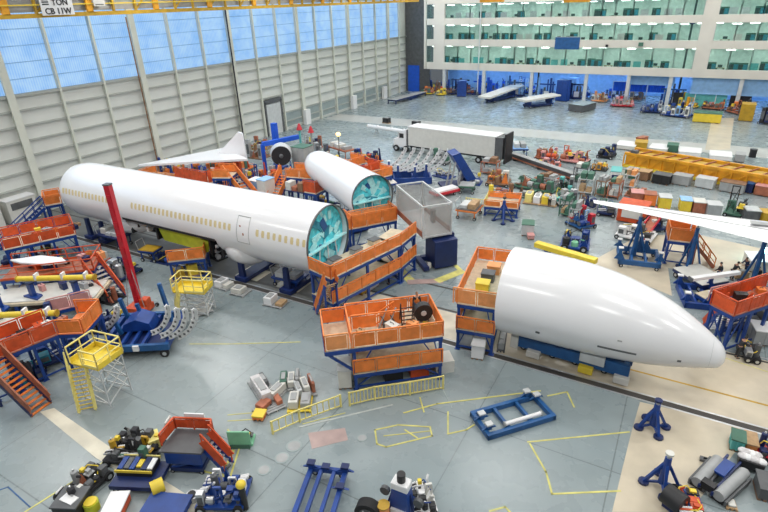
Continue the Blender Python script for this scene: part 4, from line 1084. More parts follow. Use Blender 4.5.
for (p, q, l, lab) in (((213, 288), (226, 292), [(-.2, 0, .5, .8, .5, 'white'), (.3, 0, .3, .7, .35, 'offwhite')], 'white packages on a pallet right of the yellow stand, nearest it'), ((229, 295), (243, 298), [(-.1, 0, .7, .7, .4, 'offwhite')], 'pale round package on a grey pallet between the other two floor pallets'),
                       ((262, 306), (281, 310), [(-.25, 0, .4, .8, .6, 'white'), (.3, 0, .35, .7, .25, 'wood')], 'white and tan packages on a pallet, the rightmost on the open floor'), ((198, 318), (214, 312), [(0, 0, .7, .7, .45, 'offwhite')], 'white sheeted load on a grey pallet below the yellow stand')):
    pallet(lab, p, q, 1.3, l, pm='grey')

# ================================================================== RED MAST AND CURVED FRAMES
g = G(141, 311); mast = thing('mast_lift', 'tall slim red mast rising in front of the long windowed barrel', 'mast', g, .3)
zt = 10.6
build('base', MB().box(0, 0, .1, 1.7, 1.4, .5), 'redorange', mast, bevel=.05); build('mast', MB().box(0, 0, .6, .46, .44, zt - .6), 'red', mast, bevel=.03)
build('drive_box', MB().box(.55, .1, .6, .6, .7, .6), 'redorange', mast, bevel=.05); build('mast_cap', MB().box(0, 0, zt, .5, .48, .1), 'grey_dark', mast)
for k in range(9): build('rack_plate', MB().box(0, -.27, 1 + k * 1.05, .3, .06, .5), 'red', mast)
for s in (-1, 1): build('stay', MB().tube((s * .8, -.4, .4), (s * .1, -.1, 4.5), .03), 'grey', mast)
wheels(mast, (-.9, .9), (-.9, .9), .16, .15)
cb, rb, Lb = edge((100, 361), (171, 357), 4.6)
fc = thing('frame_cart', 'dark blue wheeled rack carrying white curved frames beside the red mast', 'cart', cb, rb)
build('bed', MB().box(0, 0, .55, Lb - .2, 4.4, .06), 'blue_dark', fc)
for s in (-1, 1): build('side_beam', MB().box(0, s * 2.15, .6, Lb, .28, .45), 'blue_mid', fc); build('end_beam', MB().box(s * (Lb / 2 - .2), 0, .6, .28, 4.4, .4), 'blue', fc)
for k in range(4): build('cross_beam', MB().box(-Lb / 2 + .7 + k * .75, 0, .7, .2, 4.2, .25), 'blue', fc)
for x, y, h in ((Lb * .34, 1.0, 3.2), (Lb * .42, -1.2, .9), (-.5, 1.4, 1.4), (-Lb * .3, -.4, 1.2), (-Lb * .35, 1.6, 1.8)): build('post', MB().bar((x, y, .9), (x - .25, y, .9 + h), .24), 'blue_mid', fc)
build('post', MB().bar((Lb * .34 - .2, 1.0, 3.9), (Lb * .34 + .5, .2, .9), .18), 'blue_mid', fc)
build('machine_bed', MB().side([(-1.6, .9), (.7, .9), (.5, 1.5), (-.4, 1.9), (-1.3, 1.5)], -.2, 1.4), 'blue', fc, bevel=.04); build('control_box', MB().box(Lb * .05, -2.35, .7, .4, .15, .4), 'white', fc)
wheels(fc, (-Lb * .4, Lb * .42), (-2.2, 2.2), .3, .2)
def arc_frame(label, px, z, rz, R_=3.0, a0=-80, a1=-12, group=None):
    g = G(*px, z); o = thing('curved_frame', label, 'frame', g, rz, group); m = MB(); n = 14
    P_ = []
    for k in range(n + 1):
        a = math.radians(a0 + (a1 - a0) * k / n); P_.append((R_ * math.cos(a), R_ * math.sin(a)))
    z00 = P_[0][1]; x00 = P_[0][0]
    for (x0, y0), (x1, y1) in zip(P_, P_[1:]): m.bar((x0 - x00, 0, y0 - z00 + .12), (x1 - x00, 0, y1 - z00 + .12), .06, .34)
    build('web', m, 'white', o); m = MB()
    for (x0, y0), (x1, y1) in zip(P_, P_[1:]): m.bar((x0 * 1.07 - x00, 0, y0 * 1.07 - z00 + .12), (x1 * 1.07 - x00, 0, y1 * 1.07 - z00 + .12), .3, .06)
    build('flange', m, 'grey_light', o); m = MB()
    for k in range(1, n, 2): a = math.radians(a0 + (a1 - a0) * k / n); m.box(R_ * math.cos(a) - x00, 0, R_ * math.sin(a) - z00 + .02, .16, .1, .16)
    build('cutout', m, 'grey_dark', o); return o
for i, px in enumerate(((152, 334), (161, 337), (169, 338), (178, 338))):
    arc_frame('white curved fuselage frame standing on the blue rack, ' + ['leftmost of four', 'second from the left of four', 'third from the left of four', 'rightmost of four'][i], px, 1.2, .35, R_=2.3, a0=-72, a1=4)
arc_frame('single white curved frame on the blue rack left of the red mast', (102, 329), 1.2, .2, R_=2.6, a0=-75, a1=-8)

# ================================================================== LEFT: WING PANEL STATION
plat('red orange walkway on blue legs nearest the wall, below the left end of the barrel', (4, 250), (76, 234), 3.4, [2.6], rails='FBR', railm='redorange', legs=4)
plat('blue scaffold tower with orange box rail against the left end of the barrel', (45, 206), (62, 203), 2.4, [3.4], rails='FBL', railm='orange', legs=2)
flight('narrow blue ramp stair running from the scaffold tower to the left edge', (0, 249), (44, 206), 3.4, 1.0, railm='blue', side='blue', panel=False)
for y_, lab in ((29.7, 'white container with dark window strip against the wall, right one'), (25.8, 'white container with dark window strip cut by the left edge')):
    o = thing('container', lab, 'container', (-65.6, y_, 0), PI / 2); build('body', MB().box(0, 0, .1, 3.2, 1.6, 2.7), 'offwhite', o, bevel=.04); build('roof', MB().box(0, 0, 2.8, 3.3, 1.7, .1), 'white', o); build('window_strip', MB().box(0, -.82, 1.7, 2.4, .04, .8), 'grey_dark', o); build('runner', MB().box(-1.3, 0, 0, .2, 1.6, .1).box(1.3, 0, 0, .2, 1.6, .1), 'brown', o)
plat('red railed platform carrying a white panel, above the yellow beam at left', (0, 281), (94, 270), 3.0, [2.2], rails='FBR', railm='redorange', legs=4, deckm='rust', panel=False)
g = G(42, 259, 2.9); o = thing('skin_panel', 'white leaf shaped panel lying on the red railed platform at left', 'panel', G(41, 262, 2.75), .25)
m = MB(); pts = [(-2.6, -.6), (-1.2, -.9), (1.2, -.7), (2.7, .1), (1.6, .7), (-.6, .7)]; m.prism(pts, .1, .28); build('skin', m, 'white', o, bevel=.05)
for x in (-1.2, 1.2): build('support', MB().box(x, 0, -.55, .3, .5, .65), 'blue_dark', o)
ct, rt_, Lt = edgez((-30, 308), (96, 300), 1.2, 3.3)
tb = thing('wing_table', 'wide cream wing panel table with blue pedestals at the left edge', 'table', ct, rt_)
build('top', MB().box(0, 0, 1.05, Lt, 3.3, .25), 'deck', tb, bevel=.04); build('skin', MB().box(0, .05, 1.3, Lt - .4, 3.0, .08), 'offwhite', tb)
for k in range(4):
    for s in (-1, 1): build('leg', MB().box(-Lt / 2 + .4 + (Lt - .8) * k / 3, s * 1.4, 0, .3, .3, 1.05), 'blue', tb)
def pedestal(px, lab):
    o = thing('pedestal', lab, 'pedestal', G(*px, 1.38), .1); build('base', MB().prism([(-.8, -.3), (.8, -.3), (.5, .4), (-.5, .4)], 0, .15), 'blue', o); build('column', MB().box(0, 0, .15, .4, .35, 1.05), 'blue', o); build('head', MB().box(0, 0, 1.2, .5, .45, .12), 'blue_dark', o)
pedestal((34, 297), 'blue pedestal on the cream table, under the middle of the yellow beam'); pedestal((78, 295), 'blue pedestal on the cream table, at the right end of the yellow beam'); pedestal((1, 309), 'blue pedestal on the cream table cut by the left edge')
def beam_y(pa, pb, z, lab, mt='yellow'):
    a, b = G(*pa, z), G(*pb, z); c = (a + b) / 2; d = b - a; o = thing('support_beam', lab, 'beam', c, math.atan2(d.y, d.x)); L = d.length
    build('bar', MB().tube((-L / 2, 0, 0), (L / 2, 0, 0), .22 if mt == 'yellow' else .36, n=12), mt, o, smooth=True); build('end_cap', MB().tube((-L / 2 - .1, 0, 0), (-L / 2, 0, 0), .28), 'ochre', o); build('end_cap', MB().tube((L / 2, 0, 0), (L / 2 + .1, 0, 0), .28), 'ochre', o)
    for t in (-.25, .1, .4): build('clamp', MB().box(t * L, 0, -.05, .15, .5, .5), 'white', o)
    return o
beam_y((18, 279), (94, 277), 3.05, 'yellow support beam resting on the blue pedestals at left'); beam_y((-20, 316), (56, 313), 3.0, 'lower yellow support beam in front of the cream table at the left edge')
g = G(12, 322, 2.0); ct, rt_, Lt = edgez((-30, 338), (40, 326), 2.2, 2.6); o = thing('wing_table', 'cream table strip below the lower yellow beam at the left edge', 'table', ct, rt_); build('top', MB().box(0, 0, 2.0, Lt, 2.6, .2), 'offwhite', o)
for s in (-1, 1):
    for t in (-.45, 0, .45): build('leg', MB().box(t * Lt, s * 1.1, 0, .25, .25, 2.0), 'blue', o)
build('beam_saddle', MB().box(-.9, .9, 2.2, .4, .4, .65).box(2.2, .9, 2.2, .4, .4, .65), 'blue_dark', o)
plat('red orange walkway with blue frame in front of the lower yellow beam', (-20, 366), (58, 334), 2.2, [2.9], rails='FB', railm='redorange', legs=4, deckm='rust')
plat('orange end block of the front walkway at left, angled down to the right', (58, 334), (84, 333), 2.6, [2.9], rails='FRB', railm='orange', legs=2, deckm='orange')
flight('red orange stair on blue stringers coming down at the left edge of the floor', (42, 410), (-6, 362), 2.9, 1.3, railm='rust', side='blue_dark', step='orange')
flight('rust coloured ramp stair descending from the red railed platform toward the red mast', (118, 300), (92, 266), 2.2, 1.4, railm='redorange', side='blue', step='offwhite')
plat('pink and rust gangway right of the cream table', (50, 312), (92, 302), 1.2, [1.9], rails='F', railm='pink', legs=2, deckm='pink')
machine('dark blue hydraulic unit in the shade under the front walkway', (40, 372), (95, 352), 1.8, 1.5, ['blue_dark', 'blue', 'teal_deep', 'blue'], seed=5)
machine('dark machine between the rust ramp and the red mast', (96, 278), (122, 284), 2.4, 2.0, ['blue_dark', 'black', 'blue', 'steel'], seed=8)
machine('cluster of orange and white tooling on the red railed platform end', (78, 262), (98, 266), 1.6, 1.6, ['redorange', 'offwhite', 'black', 'orange'], seed=12, wheels_=False)
machine('red and white tooling at the far left edge by the walkway', (0, 268), (18, 266), 1.6, 1.5, ['redorange', 'white', 'blue_dark'], seed=13, wheels_=False)

# ================================================================== BEHIND THE LONG BARREL
plat('orange tooling platform under the thin white tailplane, left part', (140, 178), (176, 182), 3, [1.8], rails='FL', railm='orange', legs=2)
plat('red orange platform between the tailplane and the long barrel', (176, 178), (208, 184), 2.2, [2.8], rails='FR', railm='redorange', legs=2, h=1.5)
machine('blue and white machine below the tip of the tailplane', (172, 176), (204, 180), 3, 2.8, ['blue', 'white', 'blue_bright', 'orange'], seed=21)
machine('dark blue machine to the right of the red orange tailplane platform', (208, 198), (232, 202), 2.2, 3.0, ['blue_dark', 'black', 'brown', 'redorange', 'orange'], seed=22)
machine('brown and steel tooling stack beside the white fin', (246, 158), (262, 160), 3, 4.0, ['brown', 'grey', 'steel', 'rust'], seed=23, wheels_=False)
machine('orange and grey fixtures below the white fin', (206, 170), (244, 174), 3, 2.4, ['orange', 'grey', 'steel', 'redorange', 'green_dark'], seed=24)
flight('orange railed stair sloping down behind the middle of the long barrel', (264, 214), (229, 172), 3.6, 1.5, railm='orange', side='blue', step='grey')
plat('small orange deck at the head of the sloping stair behind the barrel', (212, 178), (230, 178), 2.4, [3.6], rails='FB', railm='orange', legs=2)
crate('tall white cabinet with blue trim between the two orange stairs behind the barrel', (260, 208), (268, 210), 1.6, 3.6, 'offwhite', 'blue_pale', ribs=False, name='control_cabinet', cat='cabinet')
crate('blue topped white console left of the tall white cabinet behind the barrel', (250, 200), (262, 202), 1.6, 2.6, 'blue_pale', 'white', ribs=False, name='console', cat='cabinet')
flight('orange railed stair rising right toward the engine behind the barrel', (268, 214), (286, 174), 3.6, 1.6, railm='orange', side='blue', step='orange')
plat('orange platform joining the engine stair and the short tail section', (286, 177), (313, 179), 2.4, [3.8], rails='FBR', railm='orange', legs=2)
rack('blue framed rack with brown bins behind the barrel under the engine platform', (286, 214), (306, 218), 1.4, 3.0, 'blue_dark', ('brown', 'rust', 'offwhite'), seed=5, shelves=2)
machine('dark clutter of tooling between the engine platform and the tail section', (306, 212), (334, 220), 2.6, 2.0, ['blue_dark', 'green_dark', 'ochre', 'steel'], seed=25)
plat('red orange railing tower left of the short tail section', (304, 192), (316, 194), 2.4, [3.2], rails='FR', railm='redorange', legs=2, h=1.4)
# engine on stand
ge = G(284, 180); en = thing('jet_engine', 'grey engine cowl with round black fan intake on a stand behind the barrel', 'engine', ge, -.75)
build('cowl', MB().rings([[(0, 1.35 * math.cos(t), 3.4 + 1.35 * math.sin(t)) for t in [2 * PI * k / 28 for k in range(28)]], [(1.4, 1.5 * math.cos(t), 3.4 + 1.5 * math.sin(t)) for t in [2 * PI * k / 28 for k in range(28)]], [(3.2, 1.1 * math.cos(t), 3.4 + 1.1 * math.sin(t)) for t in [2 * PI * k / 28 for k in range(28)]]]), 'grey_light', en, smooth=True)
build('intake', MB().tube((-.12, 0, 3.4), (-.02, 0, 3.4), 1.3, n=28), 'black', en); build('spinner', MB().blob(-.15, 0, 3.4, .3, .3, .3), 'grey_dark', en, smooth=True)
en.rotation_euler.z = 2.25
for s in (-1, 1): build('stand', MB().box(1.4, s * 1.1, 0, 2.4, .25, 2.0), 'blue', en)
crate('grey curved cowl half standing beside the black engine intake', (294, 176), (306, 178), 2.2, 4.2, 'grey', 'green_dark', ribs=True, name='cowl_case', cat='case')
# blue jib
g = G(279, 168); jb = thing('jib_crane', 'bright blue jib crane with vertical post behind the engine', 'crane', g, 0)
build('post', MB().box(0, 0, 0, .7, .7, 6.6), 'blue_bright', jb); a = G(263, 150, 3.6) - g; b = G(298, 134, 5.0) - g; build('arm', MB().bar((a.x, a.y, 4.4), (b.x, b.y, 4.6), .5, .6), 'blue_bright', jb); build('tie', MB().bar((a.x, a.y, 0), (a.x, a.y, 4.4), .4), 'blue_bright', jb); build('base', MB().box(0, 0, 0, 2, 2, .3), 'blue', jb)
for i, (px, py, h) in enumerate(((303, 166, 5.4), (314, 166, 5.0))):
    g = G(px, py); o = thing('warning_post', ['grey post with red cap by the blue jib, left one', 'grey post with red cap by the blue jib, right one'][i], 'post', g); build('pole', MB().tube((0, 0, 0), (0, 0, h), .16), 'teal' if i == 0 else 'grey', o); build('cap', MB().tube((0, 0, h), (0, 0, h + .9), .45, .12, n=12), 'red', o); build('foot', MB().box(0, 0, 0, .8, .8, .12), 'grey_dark', o)
machine('grey framed test rig beyond the red capped posts', (317, 160), (332, 158), 2, 3.2, ['grey', 'steel', 'grey_dark'], seed=27, wheels_=False)
cart('dark cart beyond the test rig near the wall', (328, 156), (346, 162), 2, 1.6, 'rust', load='boxes')
for i, (p, q, mt) in enumerate((((334, 164), (348, 168), 'orange'), ((350, 170), (362, 174), 'redorange'), ((362, 176), (374, 180), 'orange'))):
    plat('orange railed tooling stand beyond the short tail section, ' + ['furthest left', 'middle one', 'nearest its open end'][i], p, q, 3, [2.2], rails='FBR', railm=mt, legs=2)
machine('blue and black tooling between the orange stands beyond the tail section', (338, 172), (360, 182), 2, 2.4, ['blue_dark', 'orange', 'blue'], seed=29)
o = thing('floor_lamp_head', 'glowing amber work lamp on the stand beyond the tail section', 'lamp', G(340, 161, 0)); build('stand', MB().tube((0, 0, 0), (0, 0, 4.0), .06), 'grey_dark', o); mat('lamp_glow', (1, .6, .2), emit=(1, .55, .15), estr=5); build('bulb', MB().blob(0, 0, 4.1, .35, .35, .3), 'lamp_glow', o)

# ================================================================== TRUCK
ct, rt_, Lt = edge((408, 153), (494, 166), 2.9)
tr = thing('semi_truck', 'white tractor unit coupled to a long pale box trailer, parked facing the wall', 'truck', ct, rt_)
build('trailer_box', MB().box(0, 0, 1.2, Lt, 2.8, 2.9), 'offwhite', tr, bevel=.05)
build('trailer_end', MB().box(Lt / 2 + .5, 0, 1.0, 1.2, 2.8, 3.1), 'grey_dark', tr); build('lift_gate', MB().box(Lt / 2 + 1.4, 0, .4, .2, 2.6, 4.2), 'black', tr)
build('chassis_rail', MB().box(0, 0, .8, Lt, 1.6, .4), 'black', tr); build('roof', MB().box(0, 0, 4.1, Lt + .1, 2.85, .1), 'white', tr)
xb_ = -Lt / 2 - 1.9
build('cab', MB().side([(xb_ - 1.1, .7), (xb_ - 1.1, 1.9), (xb_ - .2, 2.1), (xb_ + .1, 3.2), (xb_ + 1.4, 3.6), (xb_ + 1.4, .7)], -1.15, 1.15), 'white', tr, bevel=.06)
build('windscreen', MB().side([(xb_ - .26, 2.15), (xb_ + .0, 3.1), (xb_ + .06, 3.1), (xb_ - .2, 2.1)], -1.0, 1.0), 'black', tr); build('side_window', MB().box(xb_ + .5, -1.17, 2.2, .8, .04, .7), 'black', tr)
build('bumper', MB().box(xb_ - 1.15, 0, .4, .25, 2.2, .5), 'grey_dark', tr); build('sleeper', MB().box(xb_ + 1.5, 0, .9, .6, 2.2, 2.6), 'grey_dark', tr)
wheels(tr, (xb_ - .5, xb_ + 1.3, Lt / 2 - 2.6, Lt / 2 - 1.3), (-1.15, 1.15), .5, .35)
beam_y((368, 126), (408, 132), 1.2, 'long white boom lying on trestles left of the truck cab', 'white').name = 'boom'
bo = bpy.data.objects['boom']
for s in (-1, 1): build('trestle', MB().bar((s * 2.6, -.5, -1.2), (s * 2.6, 0, -.1), .1).bar((s * 2.6, .5, -1.2), (s * 2.6, 0, -.1), .1), 'grey', bo)
pallet('small black load on the floor beyond the white boom, left', (382, 123), (388, 124), 1, [(0, 0, .9, .9, .9, 'black')]); pallet('small black load on the floor beyond the white boom, right', (411, 126), (418, 127), 1.1, [(0, 0, .9, .9, .8, 'black')])
# blue jig full of curved ribs in front of the truck
jig('dark blue jig bed in front of the truck holding white curved ribs', (376, 186), (432, 184), 3.4, posts=((-.8, -.8, 1.6), (-.2, -.8, 1.8), (.4, -.8, 1.5), (.8, -.8, 1.8), (-.5, .8, 1.6), (.5, .8, 1.6)), body='blue', base=.9)
cart('pale topped blue cart in front of the truck ribs', (384, 196), (398, 194), 1.6, 1.4, 'blue', top='offwhite')
for i in range(6):
    g = (382 + i * 8.5, 170 + i * .3); arc_frame('white curved rib standing in the blue jig before the truck, ' + ['first from the left', 'second from the left', 'third from the left', 'fourth from the left', 'fifth from the left', 'last at right'][i], g, 1.5, .6, R_=3.4, a0=-85, a1=-10)
g0_, rr, LL = edge((448, 190), (470, 188), 3); tp = thing('tilt_table', 'bright blue tall tilted panel fixture beside the trailer', 'fixture', g0_, rr)
build('panel', MB().side([(-.9, 4.3), (0.1, 4.6), (2.4, 1.0), (1.2, .8)], -1.2, 1.2), 'blue', tp); build('base', MB().box(0, 0, 0, 4, 2.6, .3), 'blue_dark', tp)
for x in (-1.6, -1.0, 0): build('prop', MB().bar((x, -1, .3), (x + .6, -1, 3.4), .18), 'grey', tp)
machine('grey wheeled tooling parked against the trailer side', (429, 164), (446, 166), 1.8, 2.2, ['grey', 'steel', 'green_dark'], seed=31)
cart('blue and white flat cart behind the trailer end', (512, 158), (528, 158), 3, 1.3, 'blue', top='blue_pale', load='boxes')
g0_, rr, LL = edge((508, 159), (572, 182), 1.2); o = thing('long_beam', 'long dark steel beam on the floor running from the trailer end', 'beam', g0_, rr); build('web', MB().box(0, 0, .3, LL, .3, .6), 'grey_dark', o); build('flange', MB().box(0, 0, .25, LL, .9, .08), 'rust', o); build('flange', MB().box(0, 0, .9, LL, .9, .08), 'grey', o)
for i, x in enumerate((-.4, 0, .4)): build('skid', MB().box(x * LL, 0, 0, .3, 1.2, .25), 'black', o)
for i, (p, q, cols, lab) in enumerate((((534, 160), (556, 162), ['rust', 'pink', 'redorange', 'brown'], 'rust red tooling heap behind the dark beam, left half'), ((558, 162), (584, 166), ['pink', 'rust', 'blue_dark', 'redorange'], 'rust red tooling heap behind the dark beam, right half'),
        ((485, 186), (508, 188), ['brown', 'orange', 'offwhite', 'rust'], 'brown and orange tooling group right of the tilted blue panel'), ((512, 188), (552, 196), ['green_dark', 'brown', 'grey', 'rust'], 'long low brown and green tooling in the middle distance'),
        ((596, 158), (612, 160), ['black', 'brown', 'blue_dark', 'grey'], 'dark upright machine left of the amber girder'), ((560, 208), (578, 206), ['grey', 'green_dark', 'teal', 'steel'], 'grey and green framed machine in the middle distance'))):
    machine(lab, p, q, 2.6, 2.4, cols, seed=40 + i)
plat('orange middle distance platform right of the yellow rail', (484, 206), (518, 209), 3.0, [1.1], rails='FBR', legs=2, railm='orange', h=.75)
cart('orange cart with dark top near the cage lift', (455, 219), (476, 222), 2.6, 1.1, 'orange', top='grey_dark', load='boxes')
g0_, rr, LL = edge((437, 200), (460, 194), 1.6); o = thing('red_ramp', 'red tray with white top on the floor beyond the cage lift', 'ramp', g0_, rr); build('tray', MB().box(0, 0, .4, LL, 1.6, .3), 'red', o); build('cover', MB().box(0, 0, .7, LL - .2, 1.3, .2), 'white', o); wheels(o, (-1, 1), (-.7, .7), .2, .1)
cart('dark topped green cart in front of the tilted blue panel', (458, 194), (474, 195), 2, 1.0, 'green_dark', top='grey')
fence('low yellow guard rail around the orange middle platform', [(466, 205), (484, 207), (488, 199)], .9)
jack('dark blue tripod jack standing on the open floor right of the cage lift', (503, 221), 2.6, 1.0, 'blue', n=4)
crate('small grey bin with yellow rim on the open floor', (521, 236), (533, 237), 1.4, 1.3, 'grey_light', 'green_dark', name='parts_bin', cat='bin'); crate('small pink box beside the grey rimmed bin', (528, 240), (534, 240), .7, .5, 'pink', ribs=False, name='box', cat='box')
pallet('yellow and white packages on a long pallet in the middle distance', (522, 204), (556, 208), 2.2, [(-.35, 0, .2, .7, 1.0, 'yellow_pale'), (-.1, 0, .2, .7, .8, 'white'), (.15, 0, .2, .7, .9, 'yellow'), (.38, 0, .15, .7, .7, 'offwhite')])
person('person in white shirt and dark trousers by the yellow packages', G(549, 207), .5, 'reach', 'white', 'charcoal')
person('person in dark clothes standing alone left of the small white vehicle', G(593, 180), 1.0, 'stand', 'charcoal', 'charcoal')
for i, (p, q, bd, lab) in enumerate((((567, 226), (578, 228), 'grey', 'grey wire frame trolley, front one in the middle distance'), ((558, 216), (568, 218), 'green_dark', 'dark green wire frame trolley behind the grey trolley'), ((576, 194), (592, 196), 'grey_light', 'pale shelved trolley in the row left of the wing tip'), ((594, 196), (604, 198), 'brown', 'brown shelved trolley in the row above the wing tip'), ((606, 198), (618, 200), 'rust', 'rust shelved trolley in the row above the wing tip'), ((572, 182), (586, 184), 'grey_dark', 'dark trolley at the end of the long beam'))):
    rack(lab, p, q, 1.8, 2.0, bd, ('grey', 'wood', 'green_dark', 'offwhite'), name='shelf_trolley', seed=60 + i)
crate('small white and blue vehicle shaped cabinet right of the lone person', (609, 183), (619, 184), 2.4, 1.6, 'white', 'teal', ribs=False, win='blue_dark', name='control_kiosk', cat='kiosk')
flat([(608, 160), (622, 162), (620, 168), (606, 165)], 'panel_grey')

# ================================================================== AMBER GIRDER AND ROWS OF CONTAINERS
a, b = G(622, 168), G(792, 200); d = b - a; LG = d.length; rg = math.atan2(d.y, d.x); cG = (a + b) / 2 + Vector((-d.y, d.x, 0)).normalized() * 1.8
ag = thing('lifting_girder', 'very long amber lattice girder lying across the floor at right', 'girder', cG, rg)
for s in (-1, 1):
    build('lower_chord', MB().box(0, s * 1.6, .2, LG, .35, .4), 'ochre' if s > 0 else 'yellow', ag); build('upper_chord', MB().box(0, s * 1.6, 1.9, LG, .35, .35), 'amber', ag)
    build('side_plate', MB().box(0, s * 1.5, .6, LG - .4, .12, 1.3), 'amber', ag)
    m = MB(); k = int(LG / 1.6)
    for i in range(k): x = -LG / 2 + LG * i / k; m.bar((x, s * 1.72, .3), (x + LG / k, s * 1.72, 2.0), .14); m.bar((x, s * 1.72, .3), (x, s * 1.72, 2.0), .14)
    build('lattice', m, 'amber', ag)
m = MB()
for i in range(int(LG / 1.6)): m.bar((-LG / 2 + 1.6 * i, -1.6, 2.1), (-LG / 2 + 1.6 * i + .8, 1.6, 2.1), .14)
build('top_lacing', m, 'rust', ag); build('walk_plate', MB().box(0, 0, 1.95, LG - 1, 1.6, .06), 'ochre', ag)
for i, x in enumerate((-.45, -.1, .25)): build('skid', MB().box(x * LG, 0, 0, .5, 3.6, .2), 'brown', ag)
build('motor', MB().box(-LG / 2 + 1.2, -1.4, 2.1, .9, .6, .5), 'grey_dark', ag)
for i, (x0, x1, y, mt) in enumerate(((615, 634, 149, 'offwhite'), (648, 666, 152, 'offwhite'), (678, 700, 156, 'white'), (709, 731, 160, 'white'))):
    crate('pale flat container behind the amber girder, ' + ['furthest left of four', 'second from the left of four', 'third from the left of four', 'rightmost of four'][i], (x0, y), (x1, y + 2), 3.2, .7, mt, 'white', ribs=False, name='flat_container', cat='container')
for i, (x0, x1, y, mt) in enumerate(((634, 646, 149, 'ochre'), (666, 677, 152, 'green_dark'), (635, 640, 144, 'rust'), (734, 744, 162, 'grey'))):
    crate(['ochre', 'dark green', 'rust red', 'grey'][i] + ' low box among the pale containers behind the amber girder', (x0, y), (x1, y + 1), 2, 1.1, mt, name='low_box', cat='box')
o = thing('floor_drum', 'small black drum standing beyond the right part of the amber girder', 'drum', G(752, 157)); build('drum', MB().tube((0, 0, 0), (0, 0, 1.1), .45, n=18), 'black', o); build('rim', MB().tube((0, 0, 1.1), (0, 0, 1.2), .48, n=18), 'grey_dark', o)
row1 = [(624, 634, 178, 'green_dark', 'grey'), (636, 647, 180, 'brown', 'wood'), (651, 668, 183, 'black', 'grey_dark'), (671, 688, 184, 'grey', 'grey'), (694, 712, 187, 'grey_light', 'grey_light'), (718, 742, 191, 'grey', 'brown'), (744, 751, 193, 'blue_dark', 'blue_mid'), (753, 775, 195, 'rust', 'pink')]
nm1 = ['small dark green crate, leftmost in the row before the amber girder', 'brown crate second in the row before the amber girder', 'black crate in the row before the amber girder', 'mid grey crate right of the black crate', 'light grey crate in the middle of the girder row', 'long grey crate with brown lid near the right of the girder row', 'narrow dark blue unit between the brown lidded crate and the edge', 'pinkish rust crate cut by the right edge in the girder row']
for (x0, x1, y, mt, ld), lab in zip(row1, nm1): crate(lab, (x0, y), (x1, y + (x1 - x0) * .18), 1.5, 1.25, mt, ld)
row2 = [(630, 642, 204, 'rust', 'pink'), (643, 655, 206, 'orange', 'rust'), (658, 670, 209, 'yellow', 'grey_light'), (679, 690, 212, 'yellow', 'blue_pale'), (692, 704, 214, 'rust', 'offwhite'), (706, 720, 217, 'grey', 'grey_light'), (744, 758, 223, 'grey_dark', 'steel'), (761, 776, 226, 'ochre', 'ochre')]
nm2 = ['rust crate at the left of the row behind the big wing', 'orange brown crate second in the row behind the big wing', 'bright yellow crate behind the big wing, left of two', 'yellow crate with pale blue lid behind the big wing', 'rust crate with pale lid behind the middle of the big wing', 'grey machine crate behind the big wing', 'dark grey crate with steel lid behind the wing near the right edge', 'ochre crate cut by the right edge behind the wing']
for (x0, x1, y, mt, ld), lab in zip(row2, nm2): crate(lab, (x0, y), (x1, y + 1), 1.5, 1.4, mt, ld)
machine('dark green and yellow machine behind the right part of the wing', (722, 216), (744, 220), 2.6, 3.2, ['green_dark', 'black', 'yellow', 'grey_dark'], seed=71)
# under and before the wing
crate('orange red ribbed container with white stripe under the wing tip', (616, 221), (644, 226), 2.2, 2.0, 'redorange', 'redorange', win='offwhite', name='container', cat='container')
machine('dark blue tooling under the wing tip left of the red container', (596, 216), (615, 218), 2.4, 2.0, ['blue_dark', 'black', 'green_dark', 'blue'], seed=72)
machine('blue and red engine stand on the floor left of the wing tip tooling', (580, 232), (596, 228), 2.2, 2.6, ['blue_mid', 'red', 'blue_pale', 'blue'], seed=73)
machine('white and black machine on wheels in front of the red container', (614, 238), (650, 246), 2.6, 1.6, ['white', 'black', 'offwhite', 'grey_dark', 'white'], seed=74)
g0_, rr, LL = edge((644, 244), (664, 226), 1.1); o = thing('loading_ramp', 'narrow red ramp sloping up beneath the wing beside the orange stair stand', 'ramp', g0_, rr); build('bed', MB().bar((-LL / 2, 0, .15), (LL / 2, 0, 1.6), .8, .2), 'rust', o)
for s in (-1, 1): build('side_rail', MB().bar((-LL / 2, s * .5, .35), (LL / 2, s * .5, 1.8), .1, .3), 'red', o)
build('leg', MB().box(LL / 2 - .2, 0, 0, .2, .9, 1.5), 'blue', o)
machine('dark blue and teal machine under the wing left of the orange stair stand', (651, 234), (668, 232), 2.4, 2.8, ['blue_dark', 'teal', 'black', 'blue'], seed=75)
machine('blue and green wheeled generator beyond the white nose section', (559, 250), (588, 254), 2.8, 1.9, ['blue', 'blue_dark', 'green', 'black', 'blue'], seed=76, big=.45)
jig('blue open frame jig with upright posts beyond the nose section', (617, 267), (660, 272), 3.2, posts=((-.95, -.9, 1.1), (.1, .9, 1.2), (.4, .9, .9), (.95, -.6, .8), (-.9, .9, .7)), body='blue_mid', wheels_=True, base=.45)
o = plat('orange railed stair stand on blue legs under the big wing', (668, 240), (694, 243), 2.6, [2.3], rails='FBLR', railm='orange', legs=2, h=1.2)
flight('rust stair with orange rails going down right from the stand under the wing', (711, 265), (693, 240), 2.3, 1.3, railm='orange', side='rust', step='brown', panel=False)
g0_, rr, LL = edge((671, 276), (700, 294), 2.6); o = thing('flat_dolly', 'large white topped flat dolly with dark blue sides right of the nose section', 'dolly', g0_, rr); build('bed', MB().box(0, 0, .5, LL, 2.6, .25), 'blue_dark', o); build('cover', MB().box(0, 0, .75, LL, 2.6, .06), 'offwhite', o); wheels(o, (-LL * .4, LL * .4), (-1.1, 1.1), .25, .2)
line([(385, 120), (400, 121)], 'panel_grey', .05)
